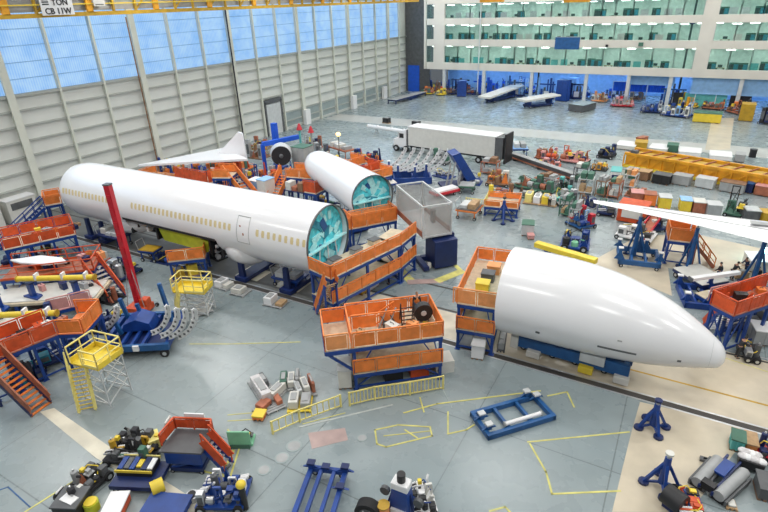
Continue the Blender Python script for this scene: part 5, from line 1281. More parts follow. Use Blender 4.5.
# right edge station
plat('red orange railed walkway on dark blue lattice at the right edge', (734, 316), (790, 297), 1.7, [3.0], rails='FBL', railm='redorange', legs=4, deckm='rust')
flight('red orange stair with steel treads going down left from the right edge walkway', (713, 329), (737, 306), 3.0, 1.5, railm='redorange', side='blue', step='steel')
machine('dark blue machinery filling the space under the right edge walkway', (728, 335), (770, 330), 2.2, 2.0, ['blue_dark', 'blue', 'grey_dark', 'blue'], seed=81)
jig('blue and dark jig with white beam beside the tip of the nose section', (684, 308), (722, 312), 3.4, posts=((-.9, -.8, .7), (.3, -.8, .9), (-.9, .8, .8), (.8, .8, .9)), body='blue', base=.5)
g0_, rr, LL = edge((688, 300), (736, 293), .5); o = thing('white_beam', 'slim white beam lying across the blue jig near the nose tip', 'beam', g0_ + Vector((0, 0, 1.62)), rr); build('bar', MB().box(0, 0, 0, LL, .4, .25), 'white', o); build('end_cap', MB().box(-LL / 2, 0, -.02, .1, .45, .3), 'grey_dark', o)
plat('pink and orange low stand with rails between the white dolly and the red walkway', (708, 300), (734, 294), 1.2, [.8], rails='F', railm='pink', legs=2, deckm='deck')
for (px, rz, ps, tp_, lg, lab, zz) in (((717, 281), 1.3, 'walk', 'charcoal', 'denim', 'person in dark clothes striding left of the group under the wing', 0), ((731, 280), -.9, 'lean', 'charcoal', 'charcoal', 'person in black leaning right over the low work bench', 0), ((745, 275), 2.2, 'lean', 'navy', 'navy', 'person in blue leaning in from behind the low work bench', 0), ((757, 279), 2.6, 'crouch', 'charcoal', 'charcoal', 'person in black crouching at the right end of the work bench', 0), ((736, 358), -1.1, 'lean', 'charcoal', 'charcoal', 'person in black bending beside the small black machine at the nose tip', 0)):
    person(lab, G(*px), rz, ps, tp_, lg)
pallet('low tan work bench between the people under the wing', (735, 279), (750, 281), 1.0, [(0, 0, .8, .6, .5, 'wood')], name='work_bench')
crate('pale cloth covered bench behind the crouching person', (748, 272), (768, 274), 2, 1.1, 'offwhite', 'white', ribs=False, name='covered_bench', cat='bench')
machine('small black machine on wheels right of the nose tip', (743, 362), (760, 365), 1.6, 1.3, ['black', 'grey_dark', 'charcoal', 'steel'], seed=83)
crate('grey and teal cabinets at the right edge beneath the walkway', (752, 345), (775, 348), 1.4, 1.2, 'grey', 'white', name='tool_cabinet', cat='cabinet')

# yellow boom behind nose
a, b = G(541, 246, 2.4), G(585, 259, 2.4); d = b - a; o = thing('yellow_boom', 'long yellow beam lying just behind the top of the nose section', 'beam', down((a + b) / 2), math.atan2(d.y, d.x)); build('bar', MB().box(0, .5, 2.0, d.length + 1.5, .7, .45), 'yellow', o, bevel=.04)
for s in (-1, 1): build('stand', MB().box(s * d.length * .4, .5, 0, .4, .6, 2.0), 'blue', o)

# ================================================================== FOREGROUND
jig('dark blue rectangular frame jig on the open floor below the nose section', (488, 441), (556, 420), (472, 415), posts=((-.85, .3, .35), (-.85, -.5, .3), (.7, .95, .35), (.9, .6, .25)), body='blue_mid', base=.35, seat='grey_light')
cj, rj, Lj = edge((488, 441), (556, 420), (472, 415)); o = thing('roller', 'long white roller bar lying inside the blue rectangular jig', 'roller', rel(cj, rj, .2, -.7, .38), rj); build('tube', MB().tube((-1.15, 0, .1), (1.15, 0, .1), .12, n=12), 'white', o, smooth=True); build('end_cap', MB().tube((-1.22, 0, .1), (-1.15, 0, .1), .15), 'grey', o); build('end_cap', MB().tube((1.15, 0, .1), (1.22, 0, .1), .15), 'grey', o)
jig('blue rectangular frame jig at the bottom edge left of centre', (291, 524), (333, 530), (312, 472), posts=((-.85, .9, .3), (-.1, .9, .15), (.9, .9, .3), (.9, .2, .15)), body='blue', base=.25, wheels_=True, seat='blue_dark')
jack('blue tripod jack standing on the beige floor below the nose section', (652, 428), 1.9, .75, 'blue', n=4, rz=.5, cap='blue_dark')
# orange / blue scissor table
cs, rs_, Ls = edge((170, 472), (206, 474), 1.2)
sl = thing('lift_table', 'dark topped blue lift table with orange rails and small stair, lower left', 'lift table', cs, rs_)
build('base', MB().box(0, 0, .15, Ls * .9, 1.3, .25), 'blue_dark', sl); build('table_side', MB().box(0, -.1, .7, Ls, 1.2, .75), 'blue', sl, bevel=.03)
for s in (-1, 1): build('scissor_arm', MB().bar((-Ls * .4, s * .55, .35), (Ls * .4, s * .55, .9), .12), 'blue', sl); build('scissor_arm', MB().bar((Ls * .4, s * .45, .35), (-Ls * .4, s * .45, .9), .12), 'blue', sl)
build('table_top', MB().prism([(-Ls / 2 - .25, -.7), (Ls / 2 + .05, -.7), (Ls / 2 + .2, .3), (Ls / 2 + .05, .95), (-Ls / 2 - .05, .95)], 1.45, 1.55), 'grey_dark', sl)
build('under_frame', MB().box(0, .75, 1.2, Ls, .4, .25), 'blue_dark', sl)
for s in (-1, 1): build('leg', MB().box(s * Ls * .4, .85, 0, .12, .12, 1.25), 'blue_dark', sl)
for a_, b_ in (((-Ls / 2 - .05, .95), (Ls / 2 + .05, .95)), ((-Ls / 2 - .25, -.3), (-Ls / 2 - .05, .95)), ((Ls / 2 + .05, .95), (Ls / 2 + .2, .55))): build('railing', rail(MB(), a_, b_, 1.55, .75, sp=1.1), 'redorange', sl)
stairs(sl, Ls / 2 + .1, .0, 1.5, 1, -.2, 1.05, .7, step='grey_light', railm='redorange', side='blue')
build('white_panel', MB().box(.1, 1.05, 2.1, 1.1, .08, .45), 'white', sl); build('white_panel', MB().box(-Ls / 2 - .25, .7, 2.0, .08, .6, .4), 'offwhite', sl); wheels(sl, (-Ls * .4, Ls * .4), (-.6,), .12, .1)
machine('green wheeled bench with steel fittings right of the lift table', (230, 447), (253, 446), .8, 1.0, ['green', 'steel', 'grey_dark', 'steel'], seed=91, wheels_=False)
c, rz, L = edge((230, 447), (252, 447), .12); o = thing('bench_panel', 'pale green side panel on the front of the green bench', 'panel', (c.x, c.y, 0), rz); build('panel', MB().box(0, -.1, .25, L, .08, .9), 'green', o); build('foot', MB().box(0, -.1, 0, L * .9, .2, .25), 'green_dark', o)
crate('yellow slatted box beside the left rail of the lift table', (153, 456), (163, 452), .8, 1.0, 'yellow_pale', name='slatted_box', cat='box')
# grey pallets cluster
for p, q, W, l, lab in (((252, 412), (262, 416), 3.2, [(0, -.3, .8, .25, 0.30, 'rust'), (0, .1, .7, .4, 0.48, 'offwhite'), (0, .42, .7, .1, 0.36, 'grey')], 'narrow grey pallet with red and white parts, leftmost of the pallet group'),
        ((268, 416), (287, 408), 3.6, [(-.15, .1, .5, .6, 0.60, 'cloth'), (.28, -.25, .3, .3, 0.30, 'rust'), (.2, .3, .3, .3, 0.48, 'grey_dark')], 'grey pallet with cloth wrapped load, second in the pallet group'),
        ((287, 414), (311, 413), 1.5, [(-.25, 0, .4, .7, 0.54, 'offwhite'), (.25, 0, .4, .7, 0.42, 'grey')], 'yellow edged pallet of white boxes at the front of the pallet group'),
        ((278, 393), (300, 391), 1.6, [(-.25, 0, .3, .7, 0.54, 'green_dark'), (.1, 0, .3, .7, 0.42, 'offwhite'), (.4, 0, .15, .7, 0.66, 'grey')], 'dark framed pallet at the back of the pallet group'),
        ((298, 402), (318, 396), 1.6, [(-.3, 0, .25, .7, 0.48, 'grey_light'), (.05, 0, .3, .7, 0.60, 'offwhite'), (.38, 0, .15, .7, 0.72, 'rust')], 'grey pallet with upright white boxes at the right of the pallet group')):
    pallet(lab, p, q, W, l, pm='yellow' if 'yellow' in lab else 'grey')
crate('small orange and yellow bin in front of the narrow grey pallet', (253, 421), (263, 422), .6, .4, 'orange', 'yellow', name='bin', cat='bin')
# lower left machinery
machine('large dark tooling assembly with cabinets, top of the lower left group', (104, 466), (150, 472), 1.8, 1.8, ['charcoal', 'green_dark', 'grey_dark', 'charcoal', 'black', 'black', 'grey', 'charcoal', 'ochre'], seed=101, arms=4, cell=.42)
c, rz, L = edge((111, 494), (158, 496), 1.7); o = thing('tool_tray_cart', 'dark blue cart carrying black trays with blue and yellow parts, lower left', 'cart', c, rz)
build('bed', MB().box(0, 0, .3, L, 1.7, .25), 'blue_dark', o); build('cabinet', MB().box(-.2, .3, .55, L * .75, 1.0, .35), 'black', o)
for k in range(6): t = build('tray', MB().box(-.95 + k * .31, .3, .9, .26, [.8, .7, .8, .5, .8, .7][k], .08), ['blue', 'grey_dark', 'blue', 'yellow', 'blue_dark', 'white'][k], o)
build('tray_rim', MB().box(-.2, -.2, .8, L * .8, .05, .15), 'yellow', o); build('tray_rim', MB().box(-.2, .82, .8, L * .8, .05, .18), 'yellow_pale', o); wheels(o, (-L * .4, L * .4), (-.7, .7), .15, .12)
o = thing('yellow_drum', 'yellow rounded drum at the right side of the dark blue tray cart', 'drum', G(160, 495), 1.1); build('shell', MB().tube((-.3, 0, .6), (.3, 0, .6), .36, n=18), 'yellow', o, smooth=True); build('foot', MB().box(0, 0, 0, .5, .5, .28), 'black', o)
machine('long black wheeled carrier angled from the lower left group to the bottom edge', (76, 512), (114, 476), 1.4, 1.25, ['black', 'charcoal', 'grey_dark', 'charcoal', 'grey', 'black', 'rust'], seed=103, big=.25, cell=.5)
crate('black case with white top at the bottom edge left of the carrier', (56, 520), (80, 521), 1.2, .9, 'black', 'grey_dark', ribs=False, name='case', cat='case')
o = thing('small_sheet', 'white rectangular sheet lying on the black case at the bottom left', 'sheet', G(69, 499, .9), .1); build('sheet', MB().box(0, 0, 0, .8, .45, .04), 'white', o); build('clip', MB().box(0, .16, .04, .2, .08, .03), 'steel', o)
crate('red and white box at the bottom edge below the tray cart', (104, 522), (122, 521), 1.2, .6, 'redorange', 'white', ribs=False, name='box', cat='box'); crate('blue topped box at the bottom edge below the yellow drum', (142, 520), (182, 524), 1.2, .5, 'blue', 'blue', ribs=False, name='blue_box', cat='box')
o = thing('small_drum', 'small yellow green drum in front of the black carrier at the bottom', 'drum', G(93, 509)); build('drum', MB().tube((0, 0, 0), (0, 0, .5), .35, n=16), 'lime', o); build('lid', MB().tube((0, 0, .5), (0, 0, .56), .3, n=16), 'yellow', o)
machine('blue white and black engine dolly at the bottom left of centre', (196, 514), (244, 514), 1.8, 1.5, ['blue', 'white', 'steel', 'black', 'blue', 'grey_dark', 'blue'], seed=105, big=.25, cell=.5)
o = thing('dome_drum', 'yellow domed black cylinder at the right end of the engine dolly', 'drum', G(241, 486, 1.55)); build('dome', MB().blob(0, 0, .1, .25, .25, .2), 'yellow', o, smooth=True); build('neck', MB().tube((0, 0, -1.5), (0, 0, 0), .16), 'black', o)
o = thing('valve_ring', 'steel round fitting on the pale strip left of the engine dolly', 'fitting', G(193, 499)); build('ring', MB().tube((0, 0, 0), (0, 0, .3), .32, n=18), 'steel', o, smooth=True); build('cap', MB().tube((0, 0, .3), (0, 0, .4), .2, n=12), 'black', o)
for i, (px, py, r) in enumerate(((369, 508, .62),)):
    o = thing('spare_wheel', 'large black wheel leaning at the bottom edge right of the blue frame jig', 'wheel', G(px, py + 12), .2); build('tyre', MB().tube((0, -.25, r), (0, .25, r), r, n=28), 'rubber', o, smooth=True); build('rim', MB().tube((0, -.28, r), (0, .28, r), r * .6, n=20), 'grey_dark', o)
    for k in range(6): t = PI * k / 3; build('spoke', MB().bar((0, -.3, r), (r * .55 * math.cos(t), -.3, r + r * .55 * math.sin(t)), .12, .06), 'grey', o)
o = thing('orange_cylinder', 'orange tan upright cylinder between the black wheel and the blue jack machine', 'cylinder', G(384, 520)); build('body', MB().tube((0, 0, 0), (0, 0, 1.0), .28, n=18), 'orange_light', o, smooth=True); build('cap', MB().tube((0, 0, 1.0), (0, 0, 1.05), .3, n=18), 'ochre', o)
g = G(402, 514); o = thing('jack_machine', 'blue upright jack machine with white collar and black head at the bottom centre', 'jack', g, .05)
build('body', MB().side([(-.55, .2), (.55, .2), (.4, 1.8), (-.4, 1.8)], -.3, .3), 'blue', o, bevel=.04); build('collar', MB().box(0, 0, 1.8, .85, .6, .4), 'white', o, bevel=.05); build('head', MB().tube((0, 0, 2.2), (0, 0, 2.65), .2, n=14), 'black', o); build('cover', MB().box(0, -.36, .3, .8, .12, .35), 'white', o)
for s in (-1, 1):
    build('side_strut', MB().bar((s * .75, -.2, .2), (s * .42, 0, 1.5), .09), 'blue_dark', o); build('hand_wheel', MB().tube((s * .85, -.1, 1.2), (s * .85, .1, 1.2), .24, n=14), 'grey_dark', o)
wheels(o, (-.45, .45), (-.3, .3), .16, .1)
machine('white and black machine right of the blue jack machine at the bottom', (414, 520), (438, 516), 1.6, 1.3, ['white', 'white', 'black', 'offwhite', 'black'], seed=107, cell=.4)
# lower right machinery
jack('blue tripod with white collar among the lower right machines', (661, 486), 2.1, .8, 'blue', n=4, rz=.2, cap='offwhite')
machine('blue and red machine with black tank at the bottom right', (676, 522), (706, 528), 1.8, 1.1, ['blue', 'redorange', 'black', 'redorange', 'blue_dark'], seed=111, cell=.5)
g = G(672, 508); o = thing('black_tank', 'round black ribbed tank in front of the blue tripod at the bottom right', 'tank', g, -.5); build('shell', MB().tube((-.45, 0, .6), (.45, 0, .6), .5, n=20), 'black', o, smooth=True); build('end_ring', MB().tube((-.5, 0, .6), (-.45, 0, .6), .35, n=18), 'grey_dark', o); build('stand', MB().box(0, 0, 0, .7, .6, .2), 'blue_dark', o)
def roller(pa, pb, lab):
    a, b = G(*pa), G(*pb); d = b - a; o = thing('roller_bed', lab, 'roller', (a + b) / 2, math.atan2(d.y, d.x)); L = d.length
    build('roller', MB().tube((-L / 2, 0, .45), (L / 2, 0, .45), .27, n=18), 'grey', o, smooth=True); build('side_frame', MB().box(0, -.34, .1, L, .1, .3), 'grey_dark', o); build('side_frame', MB().box(0, .34, .1, L, .1, .3), 'grey_dark', o); build('foot', MB().box(-L * .4, 0, 0, .3, .75, .15), 'black', o); build('foot', MB().box(L * .4, 0, 0, .3, .75, .15), 'black', o)
roller((695, 489), (716, 466), 'grey ribbed roller bed, left of the pair at lower right'); roller((716, 503), (742, 479), 'grey ribbed roller bed, right of the pair at lower right')
a, b = G(703, 496), G(732, 465); d = b - a; o = thing('frame_dolly', 'narrow blue frame dolly between the two grey roller beds', 'dolly', (a + b) / 2, math.atan2(d.y, d.x)); L = d.length
for s in (-1, 1): build('side_rail', MB().box(0, s * .3, .3, L, .1, .2), 'blue_dark', o)
build('bed', MB().box(.4, 0, .5, L * .4, .5, .12), 'blue', o); build('drive', MB().box(-L * .4, 0, .3, .4, .6, .4), 'black', o); wheels(o, (-L * .4, L * .4), (-.3, .3), .14, .1)
crate('teal ribbed box by the track at the lower right', (729, 450), (742, 454), .9, .8, 'teal', 'green_dark', name='ribbed_box', cat='box'); crate('orange tan box right of the teal box', (744, 453), (755, 456), 1.0, .7, 'orange_light', 'wood', ribs=False, name='tan_box', cat='box')
c, rz, L = edge((736, 468), (762, 477), 1.0); o = thing('laundry_tub', 'black tub heaped with pale cloth at the lower right', 'tub', c, rz); build('tub', MB().box(0, 0, .15, L, 1.0, .5), 'black', o, bevel=.06)
for i in range(9): build('cloth', MB().blob(-L * .35 + L * .7 * (i % 5) / 4, -.2 + .4 * (i // 5), .66, .26, .22, .14), ['cloth', 'white', 'cloth'][i % 3], o, smooth=True)
wheels(o, (-L * .4, L * .4), (-.4, .4), .09, .08)
machine('blue and red framed machine cut by the right edge near the teal box', (757, 462), (775, 466), 1.0, 2.0, ['red', 'blue', 'blue_dark', 'redorange'], seed=113, cell=.5)
pallet('small white scrap on a board at the bottom edge, lower right', (727, 510), (737, 512), .6, [(0, 0, .8, .7, .12, 'offwhite')]); crate('dark case at the far right edge below the tub', (757, 500), (772, 504), 1.2, .8, 'grey_dark', ribs=False, name='case', cat='case')
o = thing('floor_block', 'small dark block on the beige floor left of the roller beds', 'block', G(705, 461)); build('block', MB().box(0, 0, 0, .5, .3, .15), 'grey_dark', o); build('handle', MB().box(0, 0, .15, .2, .05, .1), 'black', o)

# ================================================================== FAR END OF THE HALL
plat('long grey ramp trailer parked along the far left wall', (396, 100), (426, 92), 2.4, [1.0], rails='', legs=3, deckm='grey', framem='blue_dark', braces=False)
for i, (p, q, W, H_, cols, lab) in enumerate((((420, 95), (434, 95), 3, 2.4, ['yellow', 'rust', 'green_dark', 'orange'], 'yellow and rust equipment in the far left corner'), ((436, 96), (446, 96), 3, 2.6, ['yellow', 'redorange', 'yellow_pale'], 'yellow machine beside the far left corner equipment'),
        ((446, 95), (458, 95), 3, 2.0, ['blue_dark', 'brown', 'blue'], 'dark low machine left of the tall blue cabinet'), ((466, 95), (478, 95), 3, 2.6, ['blue', 'rust', 'blue_dark'], 'blue and brown machine right of the tall blue cabinet'), ((484, 93), (512, 93), 3, 3.6, ['blue', 'blue_pale', 'blue_bright', 'blue_dark'], 'tall blue machine behind the tilted white panel'),
        ((514, 94), (536, 94), 3, 4.0, ['blue', 'blue_mid', 'white', 'blue_bright'], 'tall blue and white rig in the bay left of the pulley cable'), ((590, 102), (606, 103), 3, 2.6, ['orange_light', 'brown', 'offwhite'], 'tan and brown equipment left of the red trolley'), ((610, 107), (634, 108), 3, 2.6, ['red', 'brown', 'pink', 'grey'], 'red trolley load on the far floor'),
        ((640, 113), (662, 114), 3, 2.4, ['blue_dark', 'blue', 'grey_light', 'blue'], 'dark blue machine left of the yellow container'), ((660, 116), (688, 119), 3, 2.8, ['blue', 'blue_pale', 'white', 'blue_dark'], 'blue and white machine directly left of the yellow container'), ((676, 107), (696, 109), 3, 2.8, ['yellow', 'ochre', 'brown', 'amber'], 'yellow crossed frames behind the yellow container'),
        ((700, 109), (722, 111), 3, 2.4, ['rust', 'orange', 'pink', 'brown'], 'rust coloured equipment row behind the yellow container'), ((724, 112), (740, 116), 3, 2.8, ['rust', 'black', 'orange', 'brown'], 'rust and black machine left of the yellow crate'), ((757, 124), (772, 126), 4, 4, ['black', 'blue_dark', 'charcoal'], 'black tall equipment cut by the right edge, far end'),
        ((574, 98), (588, 99), 3, 3.0, ['blue_pale', 'blue', 'grey'], 'pale blue equipment in the bay right of the blue lockers'), ((628, 100), (642, 101), 3, 2.6, ['brown', 'wood', 'grey'], 'brown equipment behind the red trolley load'))):
    machine(lab, p, q, W, H_, cols, seed=130 + i)
def cabinet(p, q, W, H_, mt, lab):
    c, rz, L = edge(p, q, W); o = thing('tall_cabinet', lab, 'cabinet', c, rz); build('body', MB().box(0, 0, .1, L, W, H_ - .1), mt, o); build('plinth', MB().box(0, 0, 0, L - .1, W - .1, .1), 'black', o)
    build('door', MB().box(-L / 4, -W / 2 - .04, .3, L / 2 - .1, .06, H_ - .5), mt, o); build('door', MB().box(L / 4, -W / 2 - .04, .3, L / 2 - .1, .06, H_ - .5), mt, o)
cabinet((457, 97), (466, 97), 1.5, 3.8, 'blue', 'tall blue cabinet at the front of the far bay, left'); cabinet((555, 101), (566, 102), 1.8, 4.6, 'blue', 'tall blue cabinet with pale locker at the front of the far bay'); cabinet((590, 92), (600, 92), 1.5, 3, 'blue_bright', 'bright blue cabinet deep in the bay'); cabinet((566, 97), (574, 98), 1.5, 4.4, 'blue_pale', 'pale blue locker beside the tall blue cabinet')
crate('dark grey skip on the far floor in front of the pale lockers', (568, 111), (582, 113), 5, 1.5, 'grey_dark', 'panel_grey', name='skip', cat='skip')
def slab_on_cart(pa, pb, z, lab, tilt):
    a, b = G(*pa, z), G(*pb, z); d = b - a; o = thing('winglet', lab, 'panel', down((a + b) / 2), math.atan2(d.y, d.x)); L = d.length
    build('skin', MB().side([(-L / 2, z - .1), (L / 2, z + tilt), (L / 2, z + tilt + .3), (-L / 2, z + .3)], -1.6, 1.6), 'offwhite', o); build('base', MB().box(0, 0, .3, L * .7, 2.2, .4), 'blue_dark', o)
    for s in (-1, 1): build('prop', MB().box(s * L * .3, 0, .7, .3, 2, z + tilt * .5 - .85), 'blue', o)
    wheels(o, (-L * .3, L * .3), (-1, 1), .25, .2)
slab_on_cart((484, 98), (518, 90), 1.3, 'pale angled wing panel on a blue stand at the far end, left one', 1.0); slab_on_cart((521, 101), (556, 97), 1.6, 'long white wing panel on a dark blue cart at the far end, right one', .4)
crate('yellow container with green top on the far floor at right', (692, 122), (720, 124), 3, 1.7, 'yellow', 'green_dark', name='container', cat='container'); crate('plain ochre yellow crate at the far right', (738, 121), (752, 122), 3, 3.0, 'ochre', 'ochre', name='crate')
for i, x in enumerate((-14, -10.5, -7)):
    o = thing('blue_curtain', 'bright blue hanging curtain in the bay, ' + ['left of three', 'middle of three', 'right of three'][i], 'curtain', (x, BY + 3.4, 0)); m = MB(); pts = [(-1.6 + .2 * k, .08 * (-1) ** k) for k in range(17)]
    for u, v in zip(pts, pts[1:]): m.bar((u[0], u[1], 3.3), (v[0], v[1], 3.3), .03, 1.9)
    build('cloth', m, 'blue_bright', o); build('rail', MB().tube((-1.7, 0, 4.3), (1.7, 0, 4.3), .05), 'steel', o)
    for s in (-1, 1): build('pole', MB().tube((s * 1.7, 0, 0), (s * 1.7, 0, 4.3), .06), 'steel', o)

o = thing('work_lamp', 'bright cyan white work lamp shining on the floor under the wing near the right edge', 'lamp', G(762, 262)); mat('cyan_glow', (.5, .9, 1), emit=(.35, .85, 1), estr=18)
build('stand', MB().box(0, 0, 0, .5, .5, .1).tube((0, 0, .1), (0, 0, 1.0), .05), 'grey_dark', o); build('bulb', MB().blob(0, 0, 1.15, .28, .28, .22), 'cyan_glow', o)
Lp = bpy.data.lights.new('work_light', 'POINT'); Lp.energy = 260; Lp.color = (.3, .85, 1); Lp.shadow_soft_size = .3; lo = bpy.data.objects.new('work_light', Lp); C.objects.link(lo); lo.location = o.location + Vector((0, -.5, 1.2))
# equipment deep inside the blue lit bay
bay = [(-52, 4, 'blue_dark', 'dark blue rig far left inside the blue lit bay'), (-45.5, 2.5, 'blue_bright', 'bright blue rig inside the bay behind the tall blue cabinet'), (-38, 4, 'blue_mid', 'blue rig inside the bay behind the angled wing panel'), (-30.5, 3, 'blue', 'blue rig inside the bay left of the dark pulley cable'), (-24, 4.5, 'blue_dark', 'dark rig inside the bay right of the dark pulley cable'), (-3.6, 3.2, 'blue_mid', 'blue rig inside the bay beside the teal glazing')]
for i, (x, dy, mt, lab) in enumerate(bay):
    a = Vector((x - 2.4, BY + dy, 0)); r = random.Random(300 + i); o = thing('bay_rig', lab, 'machine', Vector((x, BY + dy, 0))); L = 4.8
    build('base', MB().box(0, 0, 0, L, 1.6, .4), 'blue_dark', o)
    for k in range(7):
        h = r.uniform(1.2, 4.4); build('upright', MB().box(-L / 2 + .4 + k * .66, r.uniform(-.4, .4), .4, r.uniform(.2, .55), .4, h), r.choice([mt, mt, 'blue', 'blue_pale', 'grey_dark']), o)
    build('cross_beam', MB().box(0, 0, 3.0, L, .3, .3), mt, o); build('screen', MB().box(.6, -.7, .5, 1.1, .1, 1.2), 'white', o)

# ================================================================== SMALL TOOL BOXES LEFT ON THE DECKS
def deck_boxes(root_px, z, spread, where, cols, seed):
    r = random.Random(seed)
    for i, mt in enumerate(cols):
        t = (i + .5) / len(cols); a = G(*root_px[0], z); b = G(*root_px[1], z); p_ = a.lerp(b, t) + Vector((r.uniform(-.2, .2), r.uniform(.35, spread), 0))
        o = thing('tool_box', f"{mt.replace('_', ' ')} tool box on the {where}", 'box', p_, r.uniform(-.5, .5)); w, d, h = r.uniform(.4, .8), r.uniform(.35, .55), r.uniform(.25, .6)
        build('body', MB().box(0, 0, 0, w, d, h), mt, o, bevel=.02); build('lid', MB().box(0, 0, h, w + .03, d + .03, .05), mt, o); build('handle', MB().bar((-w * .2, 0, h + .12), (w * .2, 0, h + .12), .03).bar((-w * .2, 0, h + .05), (-w * .2, 0, h + .12), .03).bar((w * .2, 0, h + .05), (w * .2, 0, h + .12), .03), 'grey_dark', o)
deck_boxes(((10, 272), (90, 264)), 2.2, 2.0, 'red railed platform beside the white panel', ['orange', 'white', 'redorange', 'blue', 'ochre', 'black', 'pink', 'blue_dark', 'orange_light'], 1)
deck_boxes(((10, 242), (74, 230)), 2.6, 2.2, 'walkway below the left end of the barrel', ['yellow', 'redorange', 'grey', 'orange', 'wood', 'blue_dark'], 2)
deck_boxes(((3, 345), (54, 330)), 2.9, 1.4, 'front walkway at the left edge', ['black', 'redorange', 'offwhite', 'rust'], 3)
deck_boxes(((350, 341), (430, 331)), 3.3, 1.6, 'central platform deck', ['wood', 'grey_dark', 'offwhite', 'orange_light', 'ochre'], 4)
deck_boxes(((735, 312), (775, 301)), 3.0, 1.8, 'red walkway at the right edge', ['black', 'blue', 'offwhite', 'orange', 'rust'], 5)
deck_boxes(((20, 296), (88, 290)), 1.38, 1.0, 'cream wing panel table', ['pink', 'blue_dark', 'grey'], 6)
# more tooling behind the long barrel and around the short tail section
for i, (p, q, W, H_, cols, lab) in enumerate((((210, 186), (236, 192), 2.4, 3.2, ['orange', 'redorange', 'blue_dark', 'orange', 'brown'], 'orange and navy tooling stack at the foot of the sloping stair'), ((236, 182), (258, 186), 2.4, 3.0, ['blue', 'white', 'orange', 'teal'], 'blue and white tooling left of the blue topped console'),
        ((262, 184), (276, 186), 2.2, 3.6, ['redorange', 'brown', 'orange', 'steel'], 'orange tooling between the console and the engine'), ((150, 172), (172, 175), 2.2, 2.8, ['orange', 'offwhite', 'amber', 'blue'], 'orange and cream tooling under the outer end of the tailplane'),
        ((250, 150), (268, 150), 2.0, 3.2, ['brown', 'grey', 'blue_dark', 'rust'], 'brown tooling far behind the white fin near the wall door'), ((322, 170), (338, 176), 2.0, 3.0, ['orange', 'redorange', 'blue_dark', 'yellow'], 'orange and yellow tooling crowding the upper end of the tail section'),
        ((352, 186), (374, 190), 1.8, 2.4, ['orange', 'blue', 'black', 'redorange'], 'orange and blue tooling along the far side of the tail section'), ((304, 150), (322, 150), 1.8, 3.4, ['grey', 'steel', 'rust', 'blue_dark'], 'grey tooling behind the red capped posts'))):
    machine(lab, p, q, W, H_, cols, seed=400 + i, wheels_=False, cell=.7)
fence('orange red railing run behind the left middle of the long barrel', [(150, 190), (205, 197), (236, 204)], 2.2, mt='redorange', sp=.5, name='guard_rail')
fence('orange guard rail curving round the engine stand', [(262, 196), (276, 186), (298, 184)], 2.0, mt='orange', sp=.4, name='guard_rail')

for i, (p, q, W, H_, cols, lab) in enumerate((((456, 184), (480, 186), 2.0, 2.2, ['blue', 'grey', 'blue_dark', 'steel'], 'blue and grey tooling at the foot of the tilted blue panel'), ((486, 196), (512, 199), 1.8, 1.8, ['brown', 'orange', 'yellow', 'rust'], 'brown and yellow tooling behind the low orange platform'),
        ((514, 197), (540, 201), 1.6, 1.4, ['green_dark', 'brown', 'pink', 'grey'], 'low pinkish brown tooling behind the yellow packages'), ((534, 178), (560, 186), 1.6, 1.3, ['rust', 'brown', 'grey', 'redorange'], 'rust and grey tooling before the long dark beam'), ((556, 190), (572, 192), 1.8, 2.2, ['green_dark', 'teal', 'black', 'steel'], 'dark green machine between the long beam and the wire trolleys'),
        ((590, 170), (606, 172), 1.8, 2.0, ['black', 'brown', 'amber', 'grey'], 'dark and amber tooling left of the amber girder end'), ((576, 206), (594, 210), 1.6, 1.8, ['grey', 'blue_dark', 'offwhite', 'brown'], 'grey and navy tooling left of the wing tip'), ((536, 166), (560, 168), 1.8, 1.8, ['redorange', 'pink', 'rust', 'white'], 'red and white tooling close behind the dark beam'),
        ((432, 176), (448, 180), 1.8, 1.8, ['blue', 'blue_dark', 'offwhite', 'blue'], 'blue tooling joining the rib jig and the tilted panel'), ((352, 160), (376, 164), 2.0, 2.2, ['orange', 'blue', 'redorange', 'blue_dark'], 'orange and blue tooling left of the rib jig'), ((624, 196), (652, 200), 1.6, 1.2, ['rust', 'orange_light', 'brown', 'pink'], 'rust and tan tooling between the two crate rows'),
        ((668, 104), (692, 106), 2.4, 3.0, ['blue_dark', 'yellow', 'amber', 'black'], 'navy and yellow rig at the front of the bay behind the pulley cable'), ((600, 98), (626, 99), 2.4, 3.0, ['blue', 'brown', 'blue_bright', 'offwhite'], 'blue and brown equipment below the bright blue curtains'), ((424, 92), (452, 91), 2.4, 3.0, ['rust', 'blue', 'yellow', 'brown'], 'mixed rust and blue equipment at the left mouth of the bay'))):
    machine(lab, p, q, W, H_, cols, seed=500 + i, wheels_=False, cell=.75)
for i, (p, q, bd, lab) in enumerate((((480, 174), (496, 176), 'rust', 'rust framed shelf trolley right of the tilted blue panel'), ((540, 190), (552, 193), 'grey', 'grey framed shelf trolley by the long pallet'), ((622, 188), (634, 190), 'grey_light', 'pale shelf trolley right of the white kiosk cabinet'))):
    rack(lab, p, q, 1.6, 1.8, bd, ('brown', 'wood', 'orange_light', 'grey'), name='shelf_trolley', seed=80 + i)

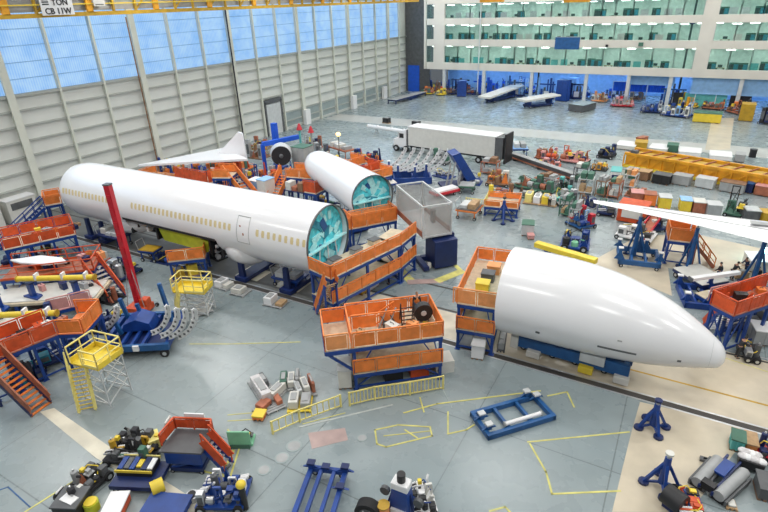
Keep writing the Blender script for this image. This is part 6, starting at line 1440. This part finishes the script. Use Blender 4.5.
for i, (p, q, W, H_, cols, lab) in enumerate((((84, 334), (112, 336), 2.2, 1.9, ['blue_dark', 'black', 'blue', 'charcoal', 'blue_dark'], 'navy and black fixtures left of the curved frame cart'), ((10, 392), (48, 380), 1.8, 1.6, ['blue_dark', 'teal_deep', 'blue', 'charcoal'], 'added navy filler blocks darkening the floor beside the left edge stair'),  # second unit is an added filler, put in to darken the floor under the walkway
        ((84, 300), (112, 306), 1.6, 1.6, ['black', 'blue_dark', 'rust', 'charcoal'], 'black and rust tooling at the foot of the rust ramp stair'), ((204, 256), (218, 262), 1.2, 2.2, ['black', 'white', 'steel', 'black'], 'black and white landing gear fittings right of the wing root panel'),
        ((24, 262), (60, 256), 1.4, 1.8, ['rust', 'blue_dark', 'offwhite', 'redorange'], 'rust and navy tooling between the two left walkways'), ((150, 262), (168, 266), 1.4, 1.5, ['blue_dark', 'black', 'blue'], 'navy tooling left of the orange platform under the barrel'))):
    machine(lab, p, q, W, H_, cols, seed=600 + i, wheels_=False, cell=.6)

# ================================================================== LIGHT
wd = bpy.data.worlds.new('world'); bpy.context.scene.world = wd; wd.use_nodes = True
wd.node_tree.nodes['Background'].inputs[0].default_value = (0.80, 0.90, 1.0, 1); wd.node_tree.nodes['Background'].inputs[1].default_value = .14
for ix in range(5):
    for iy in range(6):
        L = bpy.data.lights.new('ceiling_lamp', 'AREA'); L.shape = 'RECTANGLE'; L.size = 9; L.size_y = 2.2; L.energy = 2500; L.color = (1, .985, .96)
        o = bpy.data.objects.new('ceiling_lamp', L); C.objects.link(o); o.location = (-56 + ix * 22, -2 + iy * 24, 30.5)
for iy in range(5):                             # daylight through the hangar wall panels
    L = bpy.data.lights.new('daylight', 'AREA'); L.shape = 'RECTANGLE'; L.size = 24; L.size_y = 9; L.energy = 1100; L.color = (.55, .75, 1)
    o = bpy.data.objects.new('daylight', L); C.objects.link(o); o.location = (WX + .7, 15 + iy * 24, 18.5); o.rotation_euler = (PI / 2, 0, -PI / 2)
sc = bpy.context.scene
sc.view_settings.view_transform = 'Standard'; sc.view_settings.look = 'None'; sc.view_settings.gamma = 1; sc.view_settings.use_curve_mapping = False
sc.view_settings.exposure = 0.0
